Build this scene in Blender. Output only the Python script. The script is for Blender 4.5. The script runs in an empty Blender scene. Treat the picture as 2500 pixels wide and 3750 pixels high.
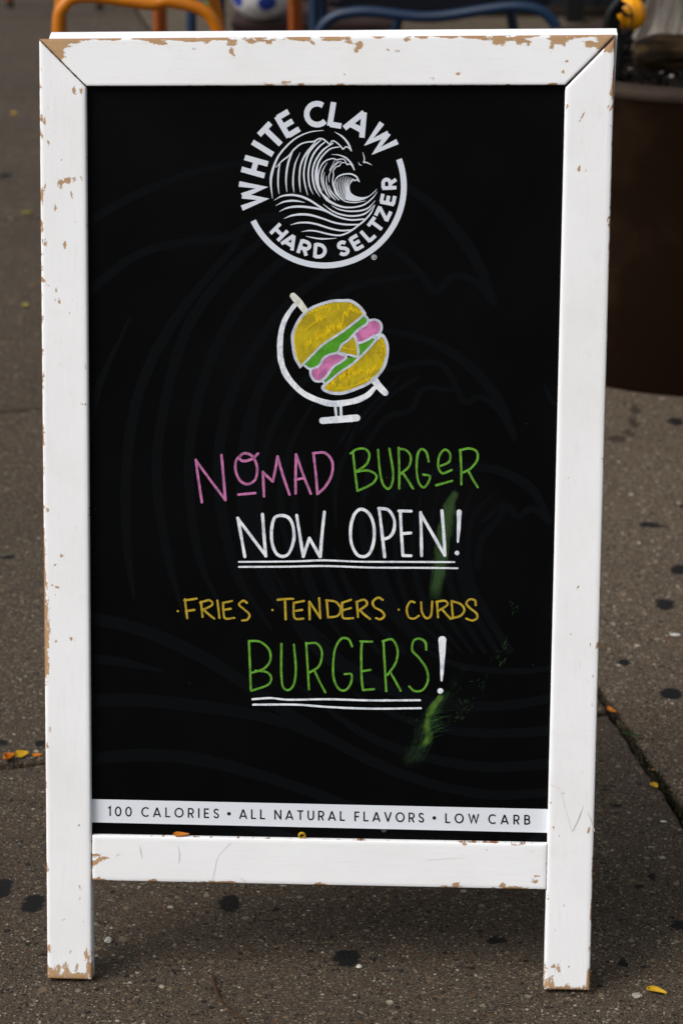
import bpy, bmesh, math, random
from mathutils import Vector, Matrix, Euler, noise
R_ = math.radians
scene = bpy.context.scene
COL = scene.collection

# ------------------------------------------------------------------ camera
FOC = 85 / 36 * 3750                       # focal length in photo pixels
CAM = Vector((0.1403057, -2.36738035, 1.49422296))
ROT = Euler((1.2016492, 0.00282688, 0.04638946), 'XYZ')
RM = ROT.to_matrix()
cd = bpy.data.cameras.new('camera')
cam = bpy.data.objects.new('camera', cd)
COL.objects.link(cam)
cam.location = CAM
cam.rotation_euler = ROT
cd.sensor_fit = 'VERTICAL'
cd.sensor_height = 36.0
cd.sensor_width = 24.0
cd.lens = 85.0
cd.clip_start = 0.05
cd.clip_end = 900
cd.dof.use_dof = True
cd.dof.focus_distance = 2.72
cd.dof.aperture_fstop = 7.0
scene.camera = cam

# ------------------------------------------------------------------ light: overcast day
SUN_EL, SUN_AZ = 46, -62                   # azimuth: 0 = behind the camera, negative = from the left
world = bpy.data.worlds.new('World')
scene.world = world
world.use_nodes = True
wn, wl = world.node_tree.nodes, world.node_tree.links
sky = wn.new('ShaderNodeTexSky')
sky.sky_type = 'NISHITA'
sky.sun_disc = False
sky.sun_elevation = R_(SUN_EL)
sky.sun_rotation = R_(180 + SUN_AZ * -1)
sky.dust_density = 4
hs = wn.new('ShaderNodeHueSaturation')
hs.inputs['Saturation'].default_value = 0.22      # cloud cover takes the blue out of the sky
wl.new(sky.outputs[0], hs.inputs['Color'])
wl.new(hs.outputs[0], wn['Background'].inputs[0])
wn['Background'].inputs[1].default_value = 0.132
sd = bpy.data.lights.new('sun', 'SUN')
sd.energy = 1.9
sd.angle = R_(36)
sd.color = (1.0, 0.982, 0.962)
sun = bpy.data.objects.new('sun', sd)
COL.objects.link(sun)
_sd = Vector((math.sin(R_(SUN_AZ)) * math.cos(R_(SUN_EL)), -math.cos(R_(SUN_AZ)) * math.cos(R_(SUN_EL)), math.sin(R_(SUN_EL))))
sun.rotation_euler = (-_sd).to_track_quat('-Z', 'Y').to_euler()
vs = scene.view_settings
vs.view_transform = 'Standard'
vs.look = 'None'
vs.gamma = 1
vs.exposure = 0.07
scene.render.engine = 'CYCLES'
scene.cycles.use_denoising = True

# ------------------------------------------------------------------ measuring helpers
LEAN = R_(13)
SA, CA = math.sin(LEAN), math.cos(LEAN)
GZ = -0.0047                               # pavement level: the rear edge of the front feet touches it
NRM = Vector((0, -CA, SA))


def ray(px, py):
    return RM @ Vector(((px - 1250) / FOC, (1875 - py) / FOC, -1))


def on_ground(px, py, z=GZ):
    d = ray(px, py)
    return CAM + d * ((z - CAM.z) / d.z)


def at_y(px, py, y):
    d = ray(px, py)
    return CAM + d * ((y - CAM.y) / d.y)


def board_pt(u, v, w=0.0):                 # a point of the leaning board: across, up the slope, out of it
    return Vector((u, v * SA - w * CA, v * CA + w * SA))


def on_board(px, py, w=0.0):               # photo measurement -> (u, v) on the board
    d = ray(px, py)
    o = NRM * w
    t = (o - CAM).dot(NRM) / d.dot(NRM)
    p = CAM + d * t - o
    return (p.x, p.y * SA + p.z * CA)


# ------------------------------------------------------------------ object helpers
def tag(o, label=None, cat=None, group=None, kind=None):
    if label: o['label'] = label
    if cat: o['category'] = cat
    if group: o['group'] = group
    if kind: o['kind'] = kind
    return o


def empty(name, loc=(0, 0, 0), rz=0.0):
    o = bpy.data.objects.new(name, None)
    o.empty_display_size = 0.1
    o.location = loc
    o.rotation_euler = (0, 0, rz)
    COL.objects.link(o)
    return o


def build(name, bm, m, parent=None, smooth=False, loc=None):
    me = bpy.data.meshes.new(name)
    bmesh.ops.recalc_face_normals(bm, faces=bm.faces)
    if smooth:
        for f in bm.faces: f.smooth = True
    bm.to_mesh(me)
    bm.free()
    for mm in (m if isinstance(m, (list, tuple)) else [m]):
        me.materials.append(mm)
    o = bpy.data.objects.new(name, me)
    COL.objects.link(o)
    if parent: o.parent = parent
    if loc is not None: o.location = loc
    return o


def box(bm, lo, hi, bev=0.0, mtx=None):
    r = bmesh.ops.create_cube(bm, size=1)
    vs_ = r['verts']
    for v in vs_:
        v.co = Vector(((lo[0] + hi[0]) / 2 + v.co.x * (hi[0] - lo[0]), (lo[1] + hi[1]) / 2 + v.co.y * (hi[1] - lo[1]), (lo[2] + hi[2]) / 2 + v.co.z * (hi[2] - lo[2])))
    if bev:
        es = {e for v in vs_ for e in v.link_edges}
        rr = bmesh.ops.bevel(bm, geom=list(es), offset=bev, segments=2, affect='EDGES', profile=0.5)
        vs_ = list({v for f in rr['faces'] for v in f.verts} | {v for v in vs_ if v.is_valid})
    if mtx is not None:
        for v in vs_: v.co = mtx @ v.co
    return vs_


def spline(pts, n=8, closed=False):
    pts = [Vector(p) for p in pts]
    if len(pts) < 3 and not closed:
        return [pts[0].lerp(pts[-1], i / n) for i in range(n + 1)]
    out = []
    m = len(pts)
    for i in range(m if closed else m - 1):
        if closed:
            p0, p1, p2, p3 = pts[(i - 1) % m], pts[i], pts[(i + 1) % m], pts[(i + 2) % m]
        else:
            p1, p2 = pts[i], pts[i + 1]
            p0 = pts[i - 1] if i else p1 * 2 - p2
            p3 = pts[i + 2] if i + 2 < m else p2 * 2 - p1
        for k in range(n):
            t = k / n
            out.append(0.5 * ((2 * p1) + (p2 - p0) * t + (2 * p0 - 5 * p1 + 4 * p2 - p3) * t * t + (3 * p1 - p0 - 3 * p2 + p3) * t ** 3))
    if not closed: out.append(pts[-1])
    return out


def tube(bm, path, rad, seg=14, cap=True):
    path = [Vector(p) for p in path]
    rad = rad if isinstance(rad, (list, tuple)) else [rad] * len(path)
    rings = []
    t0 = (path[1] - path[0]).normalized()
    ref = Vector((0, 0, 1)) if abs(t0.z) < 0.9 else Vector((1, 0, 0))
    nx = t0.cross(ref).normalized()
    for i, p in enumerate(path):
        t = (path[min(i + 1, len(path) - 1)] - path[max(i - 1, 0)]).normalized()
        nx = (nx - t * nx.dot(t)).normalized()
        ny = t.cross(nx)
        rings.append([bm.verts.new(p + (nx * math.cos(a) + ny * math.sin(a)) * rad[i]) for a in [2 * math.pi * k / seg for k in range(seg)]])
    for a, b in zip(rings, rings[1:]):
        for k in range(seg):
            bm.faces.new((a[k], a[(k + 1) % seg], b[(k + 1) % seg], b[k]))
    if cap:
        bm.faces.new(rings[0][::-1])
        bm.faces.new(rings[-1])


def lathe(bm, prof, seg=64, c=(0, 0, 0), wob=0.0):
    rings = []
    for r, z in prof:
        ring = []
        for k in range(seg):
            a = 2 * math.pi * k / seg
            rr = r * (1 + wob * noise.noise(Vector((math.cos(a) * 2, math.sin(a) * 2, z * 4))))
            ring.append(bm.verts.new((c[0] + rr * math.cos(a), c[1] + rr * math.sin(a), c[2] + z)))
        rings.append(ring)
    for a, b in zip(rings, rings[1:]):
        for k in range(seg):
            bm.faces.new((a[k], a[(k + 1) % seg], b[(k + 1) % seg], b[k]))
    return rings


# ------------------------------------------------------------------ node helpers
class NT:
    def __init__(self, name):
        self.m = bpy.data.materials.new(name)
        self.m.use_nodes = True
        self.n, self.l = self.m.node_tree.nodes, self.m.node_tree.links
        self.b = self.n['Principled BSDF']
        self.tc = self.n.new('ShaderNodeTexCoord')

    def put(self, sock, v):
        if hasattr(v, 'links'): self.l.new(v, sock)
        elif v is not None:
            if hasattr(sock.default_value, '__len__') and not hasattr(v, '__len__'): v = (v,) * len(sock.default_value)
            if hasattr(sock.default_value, '__len__') and len(sock.default_value) == 4 and len(v) == 3: v = (*v, 1)
            sock.default_value = v

    def math(self, op, a, b=None, c=None, clamp=False):
        x = self.n.new('ShaderNodeMath')
        x.operation = op
        x.use_clamp = clamp
        self.put(x.inputs[0], a)
        if b is not None: self.put(x.inputs[1], b)
        if c is not None: self.put(x.inputs[2], c)
        return x.outputs[0]

    def vmath(self, op, a, b=None):
        x = self.n.new('ShaderNodeVectorMath')
        x.operation = op
        self.put(x.inputs[0], a)
        if b is not None: self.put(x.inputs[1], b)
        return x.outputs['Value'] if op in ('LENGTH', 'DISTANCE', 'DOT_PRODUCT') else x.outputs[0]

    def noise(self, vec, scale, detail=4, rough=0.55, dist=0.0, col=False):
        x = self.n.new('ShaderNodeTexNoise')
        self.put(x.inputs['Vector'], vec)
        x.inputs['Scale'].default_value = scale
        x.inputs['Detail'].default_value = detail
        x.inputs['Roughness'].default_value = rough
        x.inputs['Distortion'].default_value = dist
        return x.outputs['Color' if col else 'Fac']

    def voro(self, vec, scale, feature='F1', rnd=1.0):
        x = self.n.new('ShaderNodeTexVoronoi')
        x.feature = feature
        self.put(x.inputs['Vector'], vec)
        x.inputs['Scale'].default_value = scale
        x.inputs['Randomness'].default_value = rnd
        return x

    def step(self, v, a, b, lo=0.0, hi=1.0):
        x = self.n.new('ShaderNodeMapRange')
        x.interpolation_type = 'SMOOTHSTEP'
        self.put(x.inputs[0], v)
        for i, q in enumerate((a, b, lo, hi)): self.put(x.inputs[i + 1], q)
        return x.outputs[0]

    def mix(self, f, a, b, mode='MIX'):
        x = self.n.new('ShaderNodeMix')
        x.data_type = 'RGBA'
        x.blend_type = mode
        self.put(x.inputs[0], f)
        self.put(x.inputs[6], a)
        self.put(x.inputs[7], b)
        return x.outputs[2]

    def ramp(self, v, stops, const=False):
        x = self.n.new('ShaderNodeValToRGB')
        if const: x.color_ramp.interpolation = 'CONSTANT'
        e = x.color_ramp.elements
        while len(e) < len(stops): e.new(0.5)
        for k, (p, c) in enumerate(stops):
            e[k].position = p
            e[k].color = (*c, 1) if len(c) == 3 else c
        self.put(x.inputs[0], v)
        return x.outputs[0]

    def scale(self, vec, s):
        return self.vmath('MULTIPLY', vec, s)

    def sep(self, v):
        x = self.n.new('ShaderNodeSeparateXYZ')
        self.put(x.inputs[0], v)
        return x.outputs

    def attr(self, name, out='Fac'):
        x = self.n.new('ShaderNodeAttribute')
        x.attribute_name = name
        return x.outputs[out]

    def bump(self, h, strength, dist=0.001):
        x = self.n.new('ShaderNodeBump')
        x.inputs['Strength'].default_value = strength
        x.inputs['Distance'].default_value = dist
        self.put(x.inputs['Height'], h)
        self.l.new(x.outputs[0], self.b.inputs['Normal'])

    def out(self, col=None, rough=None, spec=None, metal=None):
        if col is not None: self.put(self.b.inputs['Base Color'], col)
        if rough is not None: self.put(self.b.inputs['Roughness'], rough)
        if spec is not None: self.put(self.b.inputs['Specular IOR Level'], spec)
        if metal is not None: self.put(self.b.inputs['Metallic'], metal)
        return self.m


def srgb(r, g, b):
    f = lambda c: (c / 255 / 12.92) if c / 255 <= 0.04045 else ((c / 255 + 0.055) / 1.055) ** 2.4
    return (f(r), f(g), f(b))


def mat_plain(name, col, rough=0.5, spec=0.4, var=0.15, sc=30):
    t = NT(name)
    o = t.tc.outputs['Object']
    n = t.noise(o, sc, 5)
    c = t.mix(t.step(n, 0.3, 0.7), tuple(x * (1 - var) for x in col), tuple(min(1, x * (1 + var)) for x in col))
    t.bump(t.noise(o, sc * 8, 3), 0.15, 0.002)
    return t.out(c, rough, spec)


def mat_powder(name, col):                 # powder-coated tube, scuffed here and there
    t = NT(name)
    o = t.tc.outputs['Object']
    n = t.noise(o, 9, 6, 0.6)
    c = t.mix(t.step(n, 0.35, 0.7), col, tuple(x * 0.78 for x in col))
    sc = t.step(t.noise(o, 38, 6, 0.7), 0.70, 0.74)
    c = t.mix(sc, c, (0.05, 0.03, 0.02))
    t.bump(t.noise(o, 400, 2), 0.1, 0.001)
    return t.out(c, t.math('ADD', t.math('MULTIPLY', n, 0.25), 0.3), 0.4)


# ------------------------------------------------------------------ materials
def mat_painted_wood(name, along):         # along: 0 = grain runs across (x), 1 = up the slope
    t = NT(name)
    s = t.sep(t.tc.outputs['Object'])
    sl = t.math('ADD', t.math('MULTIPLY', s[1], SA), t.math('MULTIPLY', s[2], CA))
    cx = t.n.new('ShaderNodeCombineXYZ')
    for k, v in enumerate((s[0], sl)): t.l.new(v, cx.inputs[k])
    g = t.scale(cx.outputs[0], (14, 150, 1) if along == 0 else (150, 14, 1))
    g2 = t.scale(cx.outputs[0], (75, 330, 1) if along == 0 else (330, 75, 1))
    wear = t.attr('wear')
    n1 = t.noise(g2, 1.0, 5, 0.65, 0.4)
    n2 = t.noise(cx.outputs[0], 190, 5, 0.75)
    n3 = t.noise(cx.outputs[0], 520, 3, 0.7)
    k = t.math('ADD', wear, t.math('MULTIPLY', t.math('SUBTRACT', t.math('ADD', t.math('ADD', t.math('MULTIPLY', n1, .45), t.math('MULTIPLY', n2, .35)), t.math('MULTIPLY', n3, .20)), 0.5), 3.9))
    mask = t.step(k, 0.60, 0.67)
    grain = t.noise(g, 1.0, 6, 0.6)
    fine = t.noise(t.scale(g, (3, 3, 1)), 1.0, 3, 0.6)
    cloud = t.noise(cx.outputs[0], 7, 5, 0.6)
    paint = t.mix(t.step(cloud, 0.35, 0.75), (0.87, 0.87, 0.875), (0.81, 0.81, 0.81))
    paint = t.mix(t.step(grain, 0.55, 0.75, 0, 0.22), paint, (0.66, 0.655, 0.65))
    paint = t.mix(t.step(fine, 0.55, 0.72, 0, 0.2), paint, (0.70, 0.695, 0.69))
    smudge = t.step(t.noise(cx.outputs[0], 19, 6, 0.75, 1.5), 0.60, 0.78, 0, 0.32)
    paint = t.mix(smudge, paint, (0.45, 0.43, 0.40))
    yel = t.step(t.noise(cx.outputs[0], 4.5, 6, 0.7, 0.8), 0.52, 0.74, 0, 0.5)
    paint = t.mix(yel, paint, (0.78, 0.765, 0.735))
    nick = t.step(t.noise(t.scale(cx.outputs[0], (420, 130, 1) if along else (130, 420, 1)), 1.0, 3, 0.6), 0.72, 0.77, 0, 0.45)
    paint = t.mix(nick, paint, (0.42, 0.37, 0.31))
    wood = t.mix(grain, srgb(198, 164, 124), srgb(158, 120, 84))
    wood = t.mix(t.step(n2, 0.5, 0.7, 0, 0.4), wood, srgb(210, 180, 140))
    edge = t.attr('edge')
    wood = t.mix(t.math('MULTIPLY', edge, 0.75), wood, srgb(128, 74, 44))
    halo = t.math('SUBTRACT', t.step(k, 0.52, 0.62), mask, clamp=True)
    c = t.mix(mask, paint, wood)
    c = t.mix(t.math('MULTIPLY', halo, 0.35), c, (0.5, 0.47, 0.42))
    h = t.math('ADD', t.math('MULTIPLY', mask, -0.9), t.math('ADD', t.math('MULTIPLY', grain, 0.35), t.math('MULTIPLY', fine, 0.22)))
    t.bump(h, 0.55, 0.0008)
    return t.out(c, t.math('ADD', t.math('MULTIPLY', mask, 0.2), 0.55), 0.25)


def mat_board():
    t = NT('black_printed_board')
    o = t.tc.outputs['Object']
    n = t.noise(o, 6, 5, 0.6)
    c = t.mix(t.step(n, 0.35, 0.75), (0.0014, 0.0015, 0.0017), (0.0026, 0.0027, 0.0031))
    dust = t.step(t.voro(o, 62).outputs['Distance'], 0.045, 0.02)
    pick = t.step(t.noise(o, 31, 2), 0.60, 0.64)
    c = t.mix(t.math('MULTIPLY', t.math('MULTIPLY', dust, pick), 0.5), c, (0.16, 0.17, 0.17))
    scr = t.step(t.noise(t.scale(o, (90, 4, 4)), 1.0, 5, 0.7, 1.0), 0.70, 0.78, 0, 0.25)
    c = t.mix(scr, c, (0.012, 0.012, 0.013))
    return t.out(c, t.math('ADD', t.math('MULTIPLY', n, 0.2), 0.42), 0.03)


def mat_pen(name, col, col2, cov=0.5, sc=90):      # marker pen: coverage varies along the strokes
    t = NT(name)
    o = t.tc.outputs['Object']
    n = t.noise(o, sc, 5, 0.65, 0.8)
    n2 = t.noise(t.scale(o, (1, .35, .35)), sc * 4.5, 3, 0.6)
    c = t.mix(t.step(t.math('ADD', t.math('MULTIPLY', n, .7), t.math('MULTIPLY', n2, .3)), cov - 0.14, cov + 0.14), col2, col)
    return t.out(c, 0.6, 0.1)


def mat_print(name, col, spec=0.1):
    t = NT(name)
    n = t.noise(t.tc.outputs['Object'], 40, 5, 0.7)
    c = t.mix(t.step(n, 0.62, 0.8, 0, 0.3), col, tuple(x * 0.75 for x in col))
    return t.out(c, 0.5, spec)


def mat_smear(name, col, dens, op=0.8):            # dry-brushed paint: streaks with the board showing between
    t = NT(name)
    uv = t.tc.outputs['UV']
    s = t.sep(uv)
    streak = t.noise(t.scale(uv, (2.2, 34, 1)), 1.0, 7, 0.8, 0.25)
    blot = t.noise(t.tc.outputs['Object'], 75, 6, 0.8)
    a = t.math('ADD', t.math('MULTIPLY', streak, .72), t.math('MULTIPLY', blot, .38))
    rim = t.math('MULTIPLY', t.math('MULTIPLY', s[1], t.math('SUBTRACT', 1, s[1])), 4)
    end = t.math('MULTIPLY', t.step(s[0], 0.0, 0.06), t.step(s[0], 1.0, 0.78))
    al = t.math('MULTIPLY', t.step(t.math('ADD', a, t.math('MULTIPLY', t.math('SUBTRACT', rim, 1), .20)), 0.54 - dens * .2, 0.72 - dens * .2), t.math('MULTIPLY', end, op))
    c = t.mix(streak, tuple(x * .45 for x in col), col)
    m = t.out(c, 0.6, 0.1)
    t.put(t.b.inputs['Alpha'], al)
    return m


def mat_concrete(stains, brown):
    t = NT('exposed_aggregate_concrete')
    o = t.tc.outputs['Object']
    tone = t.attr('tone')
    big = t.noise(o, 1.7, 5, 0.6)
    mid = t.noise(o, 9, 5, 0.65)
    sand = t.noise(o, 420, 3, 0.75)
    sand2 = t.noise(o, 170, 4, 0.7)
    base = t.mix(t.step(sand, 0.36, 0.66), srgb(18, 14, 10), srgb(108, 95, 80))
    base = t.mix(t.step(sand2, 0.35, 0.7, 0, .6), base, srgb(72, 62, 50))
    # grains: three sizes of pebble, each cell with a colour of its own
    h = t.math('MULTIPLY', sand, 0.4)
    col = base
    cols = [(0.0, srgb(20, 18, 17)), (0.16, srgb(118, 106, 90)), (0.30, srgb(86, 75, 62)), (0.44, srgb(122, 105, 80)), (0.56, srgb(52, 43, 35)), (0.68, srgb(134, 124, 108)), (0.76, srgb(92, 66, 42)), (0.83, srgb(16, 16, 17)), (0.93, srgb(176, 166, 148)), (0.98, srgb(96, 58, 36))]
    for sc, keep, rad, amt in ((360, 0.55, 0.52, 0.85), (190, 0.34, 0.48, 0.85), (96, 0.13, 0.44, 0.85), (52, 0.05, 0.36, 0.7)):
        vec = t.vmath('ADD', t.scale(o, (1, 1, .4)), t.scale(t.noise(o, sc * .8, 2, .5, col=True), (.55 / sc,) * 3))
        v = t.voro(vec, sc)
        rgb = t.sep(v.outputs['Color'])
        on = t.math('MULTIPLY', t.math('LESS_THAN', rgb[0], keep), t.step(v.outputs['Distance'], rad, rad - .14))
        col = t.mix(t.math('MULTIPLY', on, amt), col, t.ramp(rgb[1], cols, True))
        h = t.math('ADD', h, t.math('MULTIPLY', on, 0.35))
    # dirt and damp
    col = t.mix(t.step(big, 0.35, 0.7, 0, 0.45), col, t.mix(0.55, col, srgb(44, 37, 29)))
    col = t.mix(t.step(mid, 0.5, 0.75, 0, 0.4), col, t.mix(0.5, col, srgb(88, 78, 65)))
    col = t.mix(1.0, col, tone, 'MULTIPLY')
    # trodden gum and oil spots
    warp = t.scale(t.vmath('SUBTRACT', t.noise(o, 42, 7, 0.82, col=True), (.5, .5, .5)), (.036, .036, 0))
    wo = t.vmath('ADD', o, warp)
    def spots(lst):
        acc = None
        for x, y, rx, ry in lst:
            d = t.vmath('LENGTH', t.vmath('MULTIPLY', t.vmath('SUBTRACT', wo, (x, y, 0)), (1 / rx, 1 / ry, 0)))
            acc = d if acc is None else t.math('MINIMUM', acc, d)
        return acc
    m1 = t.step(spots(stains), 1.06, 0.86, 0, 0.97)
    m1 = t.math('MULTIPLY', m1, t.step(sand2, 0.74, 0.62, 0.45, 1.0))
    col = t.mix(m1, col, (0.0042, 0.0043, 0.0046))
    m2 = t.step(spots(brown), 1.15, 0.6, 0, 0.75)
    col = t.mix(m2, col, (0.018, 0.012, 0.007))
    t.bump(h, 0.6, 0.0022)
    return t.out(col, 0.82, 0.2)

# ------------------------------------------------------------------ the ground: soil sheet, concrete slabs, joints
bm = bmesh.new()
vsx = [bm.verts.new(p) for p in ((-300, -300, -0.03), (300, -300, -0.03), (300, 300, -0.03), (-300, 300, -0.03))]
bm.faces.new(vsx)
soil = NT('joint_soil')
so = soil.tc.outputs['Object']
soil_m = soil.out(soil.mix(soil.noise(so, 60, 5), (0.006, 0.005, 0.004), (0.03, 0.024, 0.017)), 0.95, 0.1)
tag(build('ground', bm, soil_m), kind='structure')


def spot(px, py, rx, ry):
    p = on_ground(px, py)
    d = (p - CAM)
    t = d.length
    dep = math.asin(-d.z / t)
    return (p.x, p.y, rx * t / FOC, ry * t / FOC / math.sin(dep))


STAINS = [spot(*s) for s in ((2470, 1543, 30, 15), (2375, 1922, 40, 11), (2410, 1926, 22, 6), (2493, 1852, 12, 8), (2487, 2087, 34, 19), (2434, 2214, 37, 21), (2286, 2426, 22, 11),
          (2457, 2541, 40, 22), (10, 2720, 26, 13), (150, 2722, 20, 12), (8, 3255, 40, 34), (126, 3309, 46, 32), (838, 3309, 42, 34), (1270, 3508, 50, 31), (1367, 3516, 10, 9),
          (1818, 3444, 36, 14), (2281, 3524, 15, 15), (2488, 3389, 27, 18), (2381, 3208, 16, 12), (327, 3702, 15, 8), (2215, 3165, 14, 5), (20, 643, 24, 10), (2252, 2950, 18, 8), (2340, 3247, 14, 8), (30, 2040, 24, 10), (640, 3560, 12, 8), (1010, 3330, 10, 9))]
BROWN = [spot(*s) for s in ((2325, 1500, 20, 22), (2316, 1545, 20, 26), (2300, 1585, 22, 16), (2255, 1608, 40, 16))]
CONC = mat_concrete(STAINS, BROWN)
TH = R_(13.5)
E1, E2 = Vector((math.cos(TH), math.sin(TH), 0)), Vector((-math.sin(TH), math.cos(TH), 0))
O0 = Vector((0.364, 0.785, 0))
rnd = random.Random(4)


def slab(bm, a0, a1, b0, b1, tone, near):
    step = 0.012 if near else 0.25
    def edge(p, q, nrm):
        n = max(1, int((Vector(q) - Vector(p)).length / step))
        out = []
        for i in range(n):
            s = i / n
            x, y = p[0] + (q[0] - p[0]) * s, p[1] + (q[1] - p[1]) * s
            if near and i:
                k = noise.fractal(Vector((x * 22, y * 22, 3)), 0.9, 2.2, 4) * 0.006 + max(0, noise.noise(Vector((x * 9, y * 9, 8))) - .25) * 0.022
                x += nrm[0] * k
                y += nrm[1] * k
            out.append((x, y))
        return out
    loop = edge((a0, b0), (a1, b0), (0, 1)) + edge((a1, b0), (a1, b1), (-1, 0)) + edge((a1, b1), (a0, b1), (0, -1)) + edge((a0, b1), (a0, b0), (1, 0))
    ca, cb = (a0 + a1) / 2, (b0 + b1) / 2
    rings = []
    for inset, z in ((0, -0.03), (0, -0.005), (0.0015, -0.002), (0.006, 0.0)):
        ring = []
        for a, b in loop:
            aa = a + inset * (1 if a < a0 + .05 else -1 if a > a1 - .05 else 0)
            bb = b + inset * (1 if b < b0 + .05 else -1 if b > b1 - .05 else 0)
            p = O0 + E1 * aa + E2 * bb
            ring.append(bm.verts.new((p.x, p.y, GZ + z)))
        rings.append(ring)
    n = len(loop)
    L = bm.loops.layers.float_color['tone']
    fs = []
    for r, q in zip(rings, rings[1:]):
        for i in range(n):
            fs.append(bm.faces.new((r[i], r[(i + 1) % n], q[(i + 1) % n], q[i])))
    fs.append(bm.faces.new(rings[-1]))
    for f in fs:
        for lp in f.loops: lp[L] = (*tone, 1)


bm = bmesh.new()
bm.loops.layers.float_color.new('tone')
for ci in range(-11, 12):
    off = -0.05 if ci < 0 else -0.346
    rows_ = [off + k * 1.5 for k in range(-4, 17)]
    if ci >= 0: rows_ = [off - 6, off - 4.5, off - 3, off - 1.5, off, 1.95, 3.45, 4.95, 6.45, 7.95, 9.45, 10.95, 12.45, 13.95] + [13.95 + 1.5 * k for k in range(1, 8)]
    for ri in range(-4, 16):
        g = 0.006
        wL = 0.0075
        b0, b1 = rows_[ri + 4] + g, rows_[ri + 5] - g
        if ci == 0 and ri == -1: b1 -= .022
        a0, a1 = ci * 1.55 + wL, (ci + 1) * 1.55 - wL
        k = .82 + rnd.uniform(-.06, .06)
        tone = (k, k, k)
        if ci >= 0 and ri >= 0: tone = (1.09, 1.16, 1.26)
        if ci < 0 and ri == 0: tone = (.85, .85, .85)
        if ci < 0 and ri >= 1: tone = (.76, .77, .79)
        slab(bm, a0, a1, b0, b1, tone, -2 <= ci <= 1 and -2 <= ri <= 2)
tag(build('pavement', bm, CONC), kind='structure')

# ------------------------------------------------------------------ the sandwich board
sign = empty('sandwich_board', (0, 0, GZ))
tag(sign, 'white distressed wooden sandwich board with a black menu panel announcing burgers', 'sign')


def sb(name, bm, m, parent=None, smooth=False, label=None):
    o = build(name, bm, m, parent or sign, smooth)
    if (parent or sign) is sign: o.location = (0, 0, -GZ)
    if label: o['label'] = label
    return o


def hot(lst):                              # worn spots measured in the photo -> on the board
    out = []
    for x, y, rx, ry, *s in lst:
        u, v = on_board(x, y)
        out.append((u, v, max(rx, 4.5) / 3300, max(ry, 4.5) / 3300, (s[0] if s else 0.95) + .16))
    return out


def plank(quad, hots, th=0.02, nu=6, step=0.0035, rnd_n=10, seed=1, edge_w=0.3, mirror=None, rr=0.0022, outer=None):
    # quad: start-left, start-right, end-right, end-left in board (u, v)
    rg = random.Random(seed)
    A, B, C, D = [Vector(q) for q in quad]
    la, lb = (D - A).length, (B - A).length
    hots = list(hots)
    for _ in range(rnd_n):
        s, t = rg.random(), rg.random()
        p = (A.lerp(B, s)).lerp(D.lerp(C, s), t)
        r = rg.uniform(.0006, .0016)
        hots.append((p.x, p.y, r * (1 if nu else 1.6), r * (2 if nu else 1), rg.uniform(.35, .75)))
    def params(length):
        n = int((length - 2 * rr) / step)
        core = [rr / length + (1 - 2 * rr / length) * i / n for i in range(n + 1)]
        e = rr / length
        return [(0, -th), (0, -rr), (.3 * e, -.3 * rr)] + [(c, 0.0) for c in core] + [(1 - .3 * e, -.3 * rr), (1, -rr), (1, -th)]
    P, Q = params(la), params(lb)
    bm = bmesh.new()
    W = bm.verts.layers.float.new('wear')
    EG = bm.verts.layers.float.new('edge')
    grid = []
    for s, ws in P:
        row = []
        for t, wt in Q:
            p = A.lerp(B, t).lerp(D.lerp(C, t), s)
            w = min(ws, wt)
            q = board_pt(p.x, p.y, w)
            if mirror is not None: q.y = 2 * mirror - q.y
            v = bm.verts.new(q)
            d = min(s * la, (1 - s) * la, t * lb, (1 - t) * lb)
            val = 0.0
            for hu, hv, hx, hy, hs in hots:
                k = ((p.x - hu) / hx) ** 2 + ((p.y - hv) / hy) ** 2
                if k < 9: val = max(val, hs * math.exp(-k * .62))
            low = noise.noise(Vector((p.x * 13 + seed, p.y * 13, 5)))
            ew = math.exp(-d / 0.0016)
            if outer is not None and abs(t - outer) > .5 and min(s, 1 - s) * la > .004: ew *= .25
            val += ew * (edge_w + 0.45 * low) + (.22 if w < -rr * .5 else 0)
            if outer is not None and abs(t - outer) * lb < .0004 and w > -rr * 1.2: val += .62 + .35 * low
            if w <= -th: val *= .15
            v[W] = val
            v[EG] = min(1, ew * 1.2) if w < 0 else ew * .5
            row.append(v)
        grid.append(row)
    for a, b in zip(grid, grid[1:]):
        for k in range(len(Q) - 1):
            bm.faces.new((a[k], a[k + 1], b[k + 1], b[k]))
    per = grid[0][:] + [r[-1] for r in grid[1:-1]] + grid[-1][::-1] + [r[0] for r in grid[1:-1]][::-1]
    try:
        bm.faces.new(per)
    except ValueError:
        pass
    for f in bm.faces: f.smooth = len(f.verts) == 4
    return bm


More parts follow.
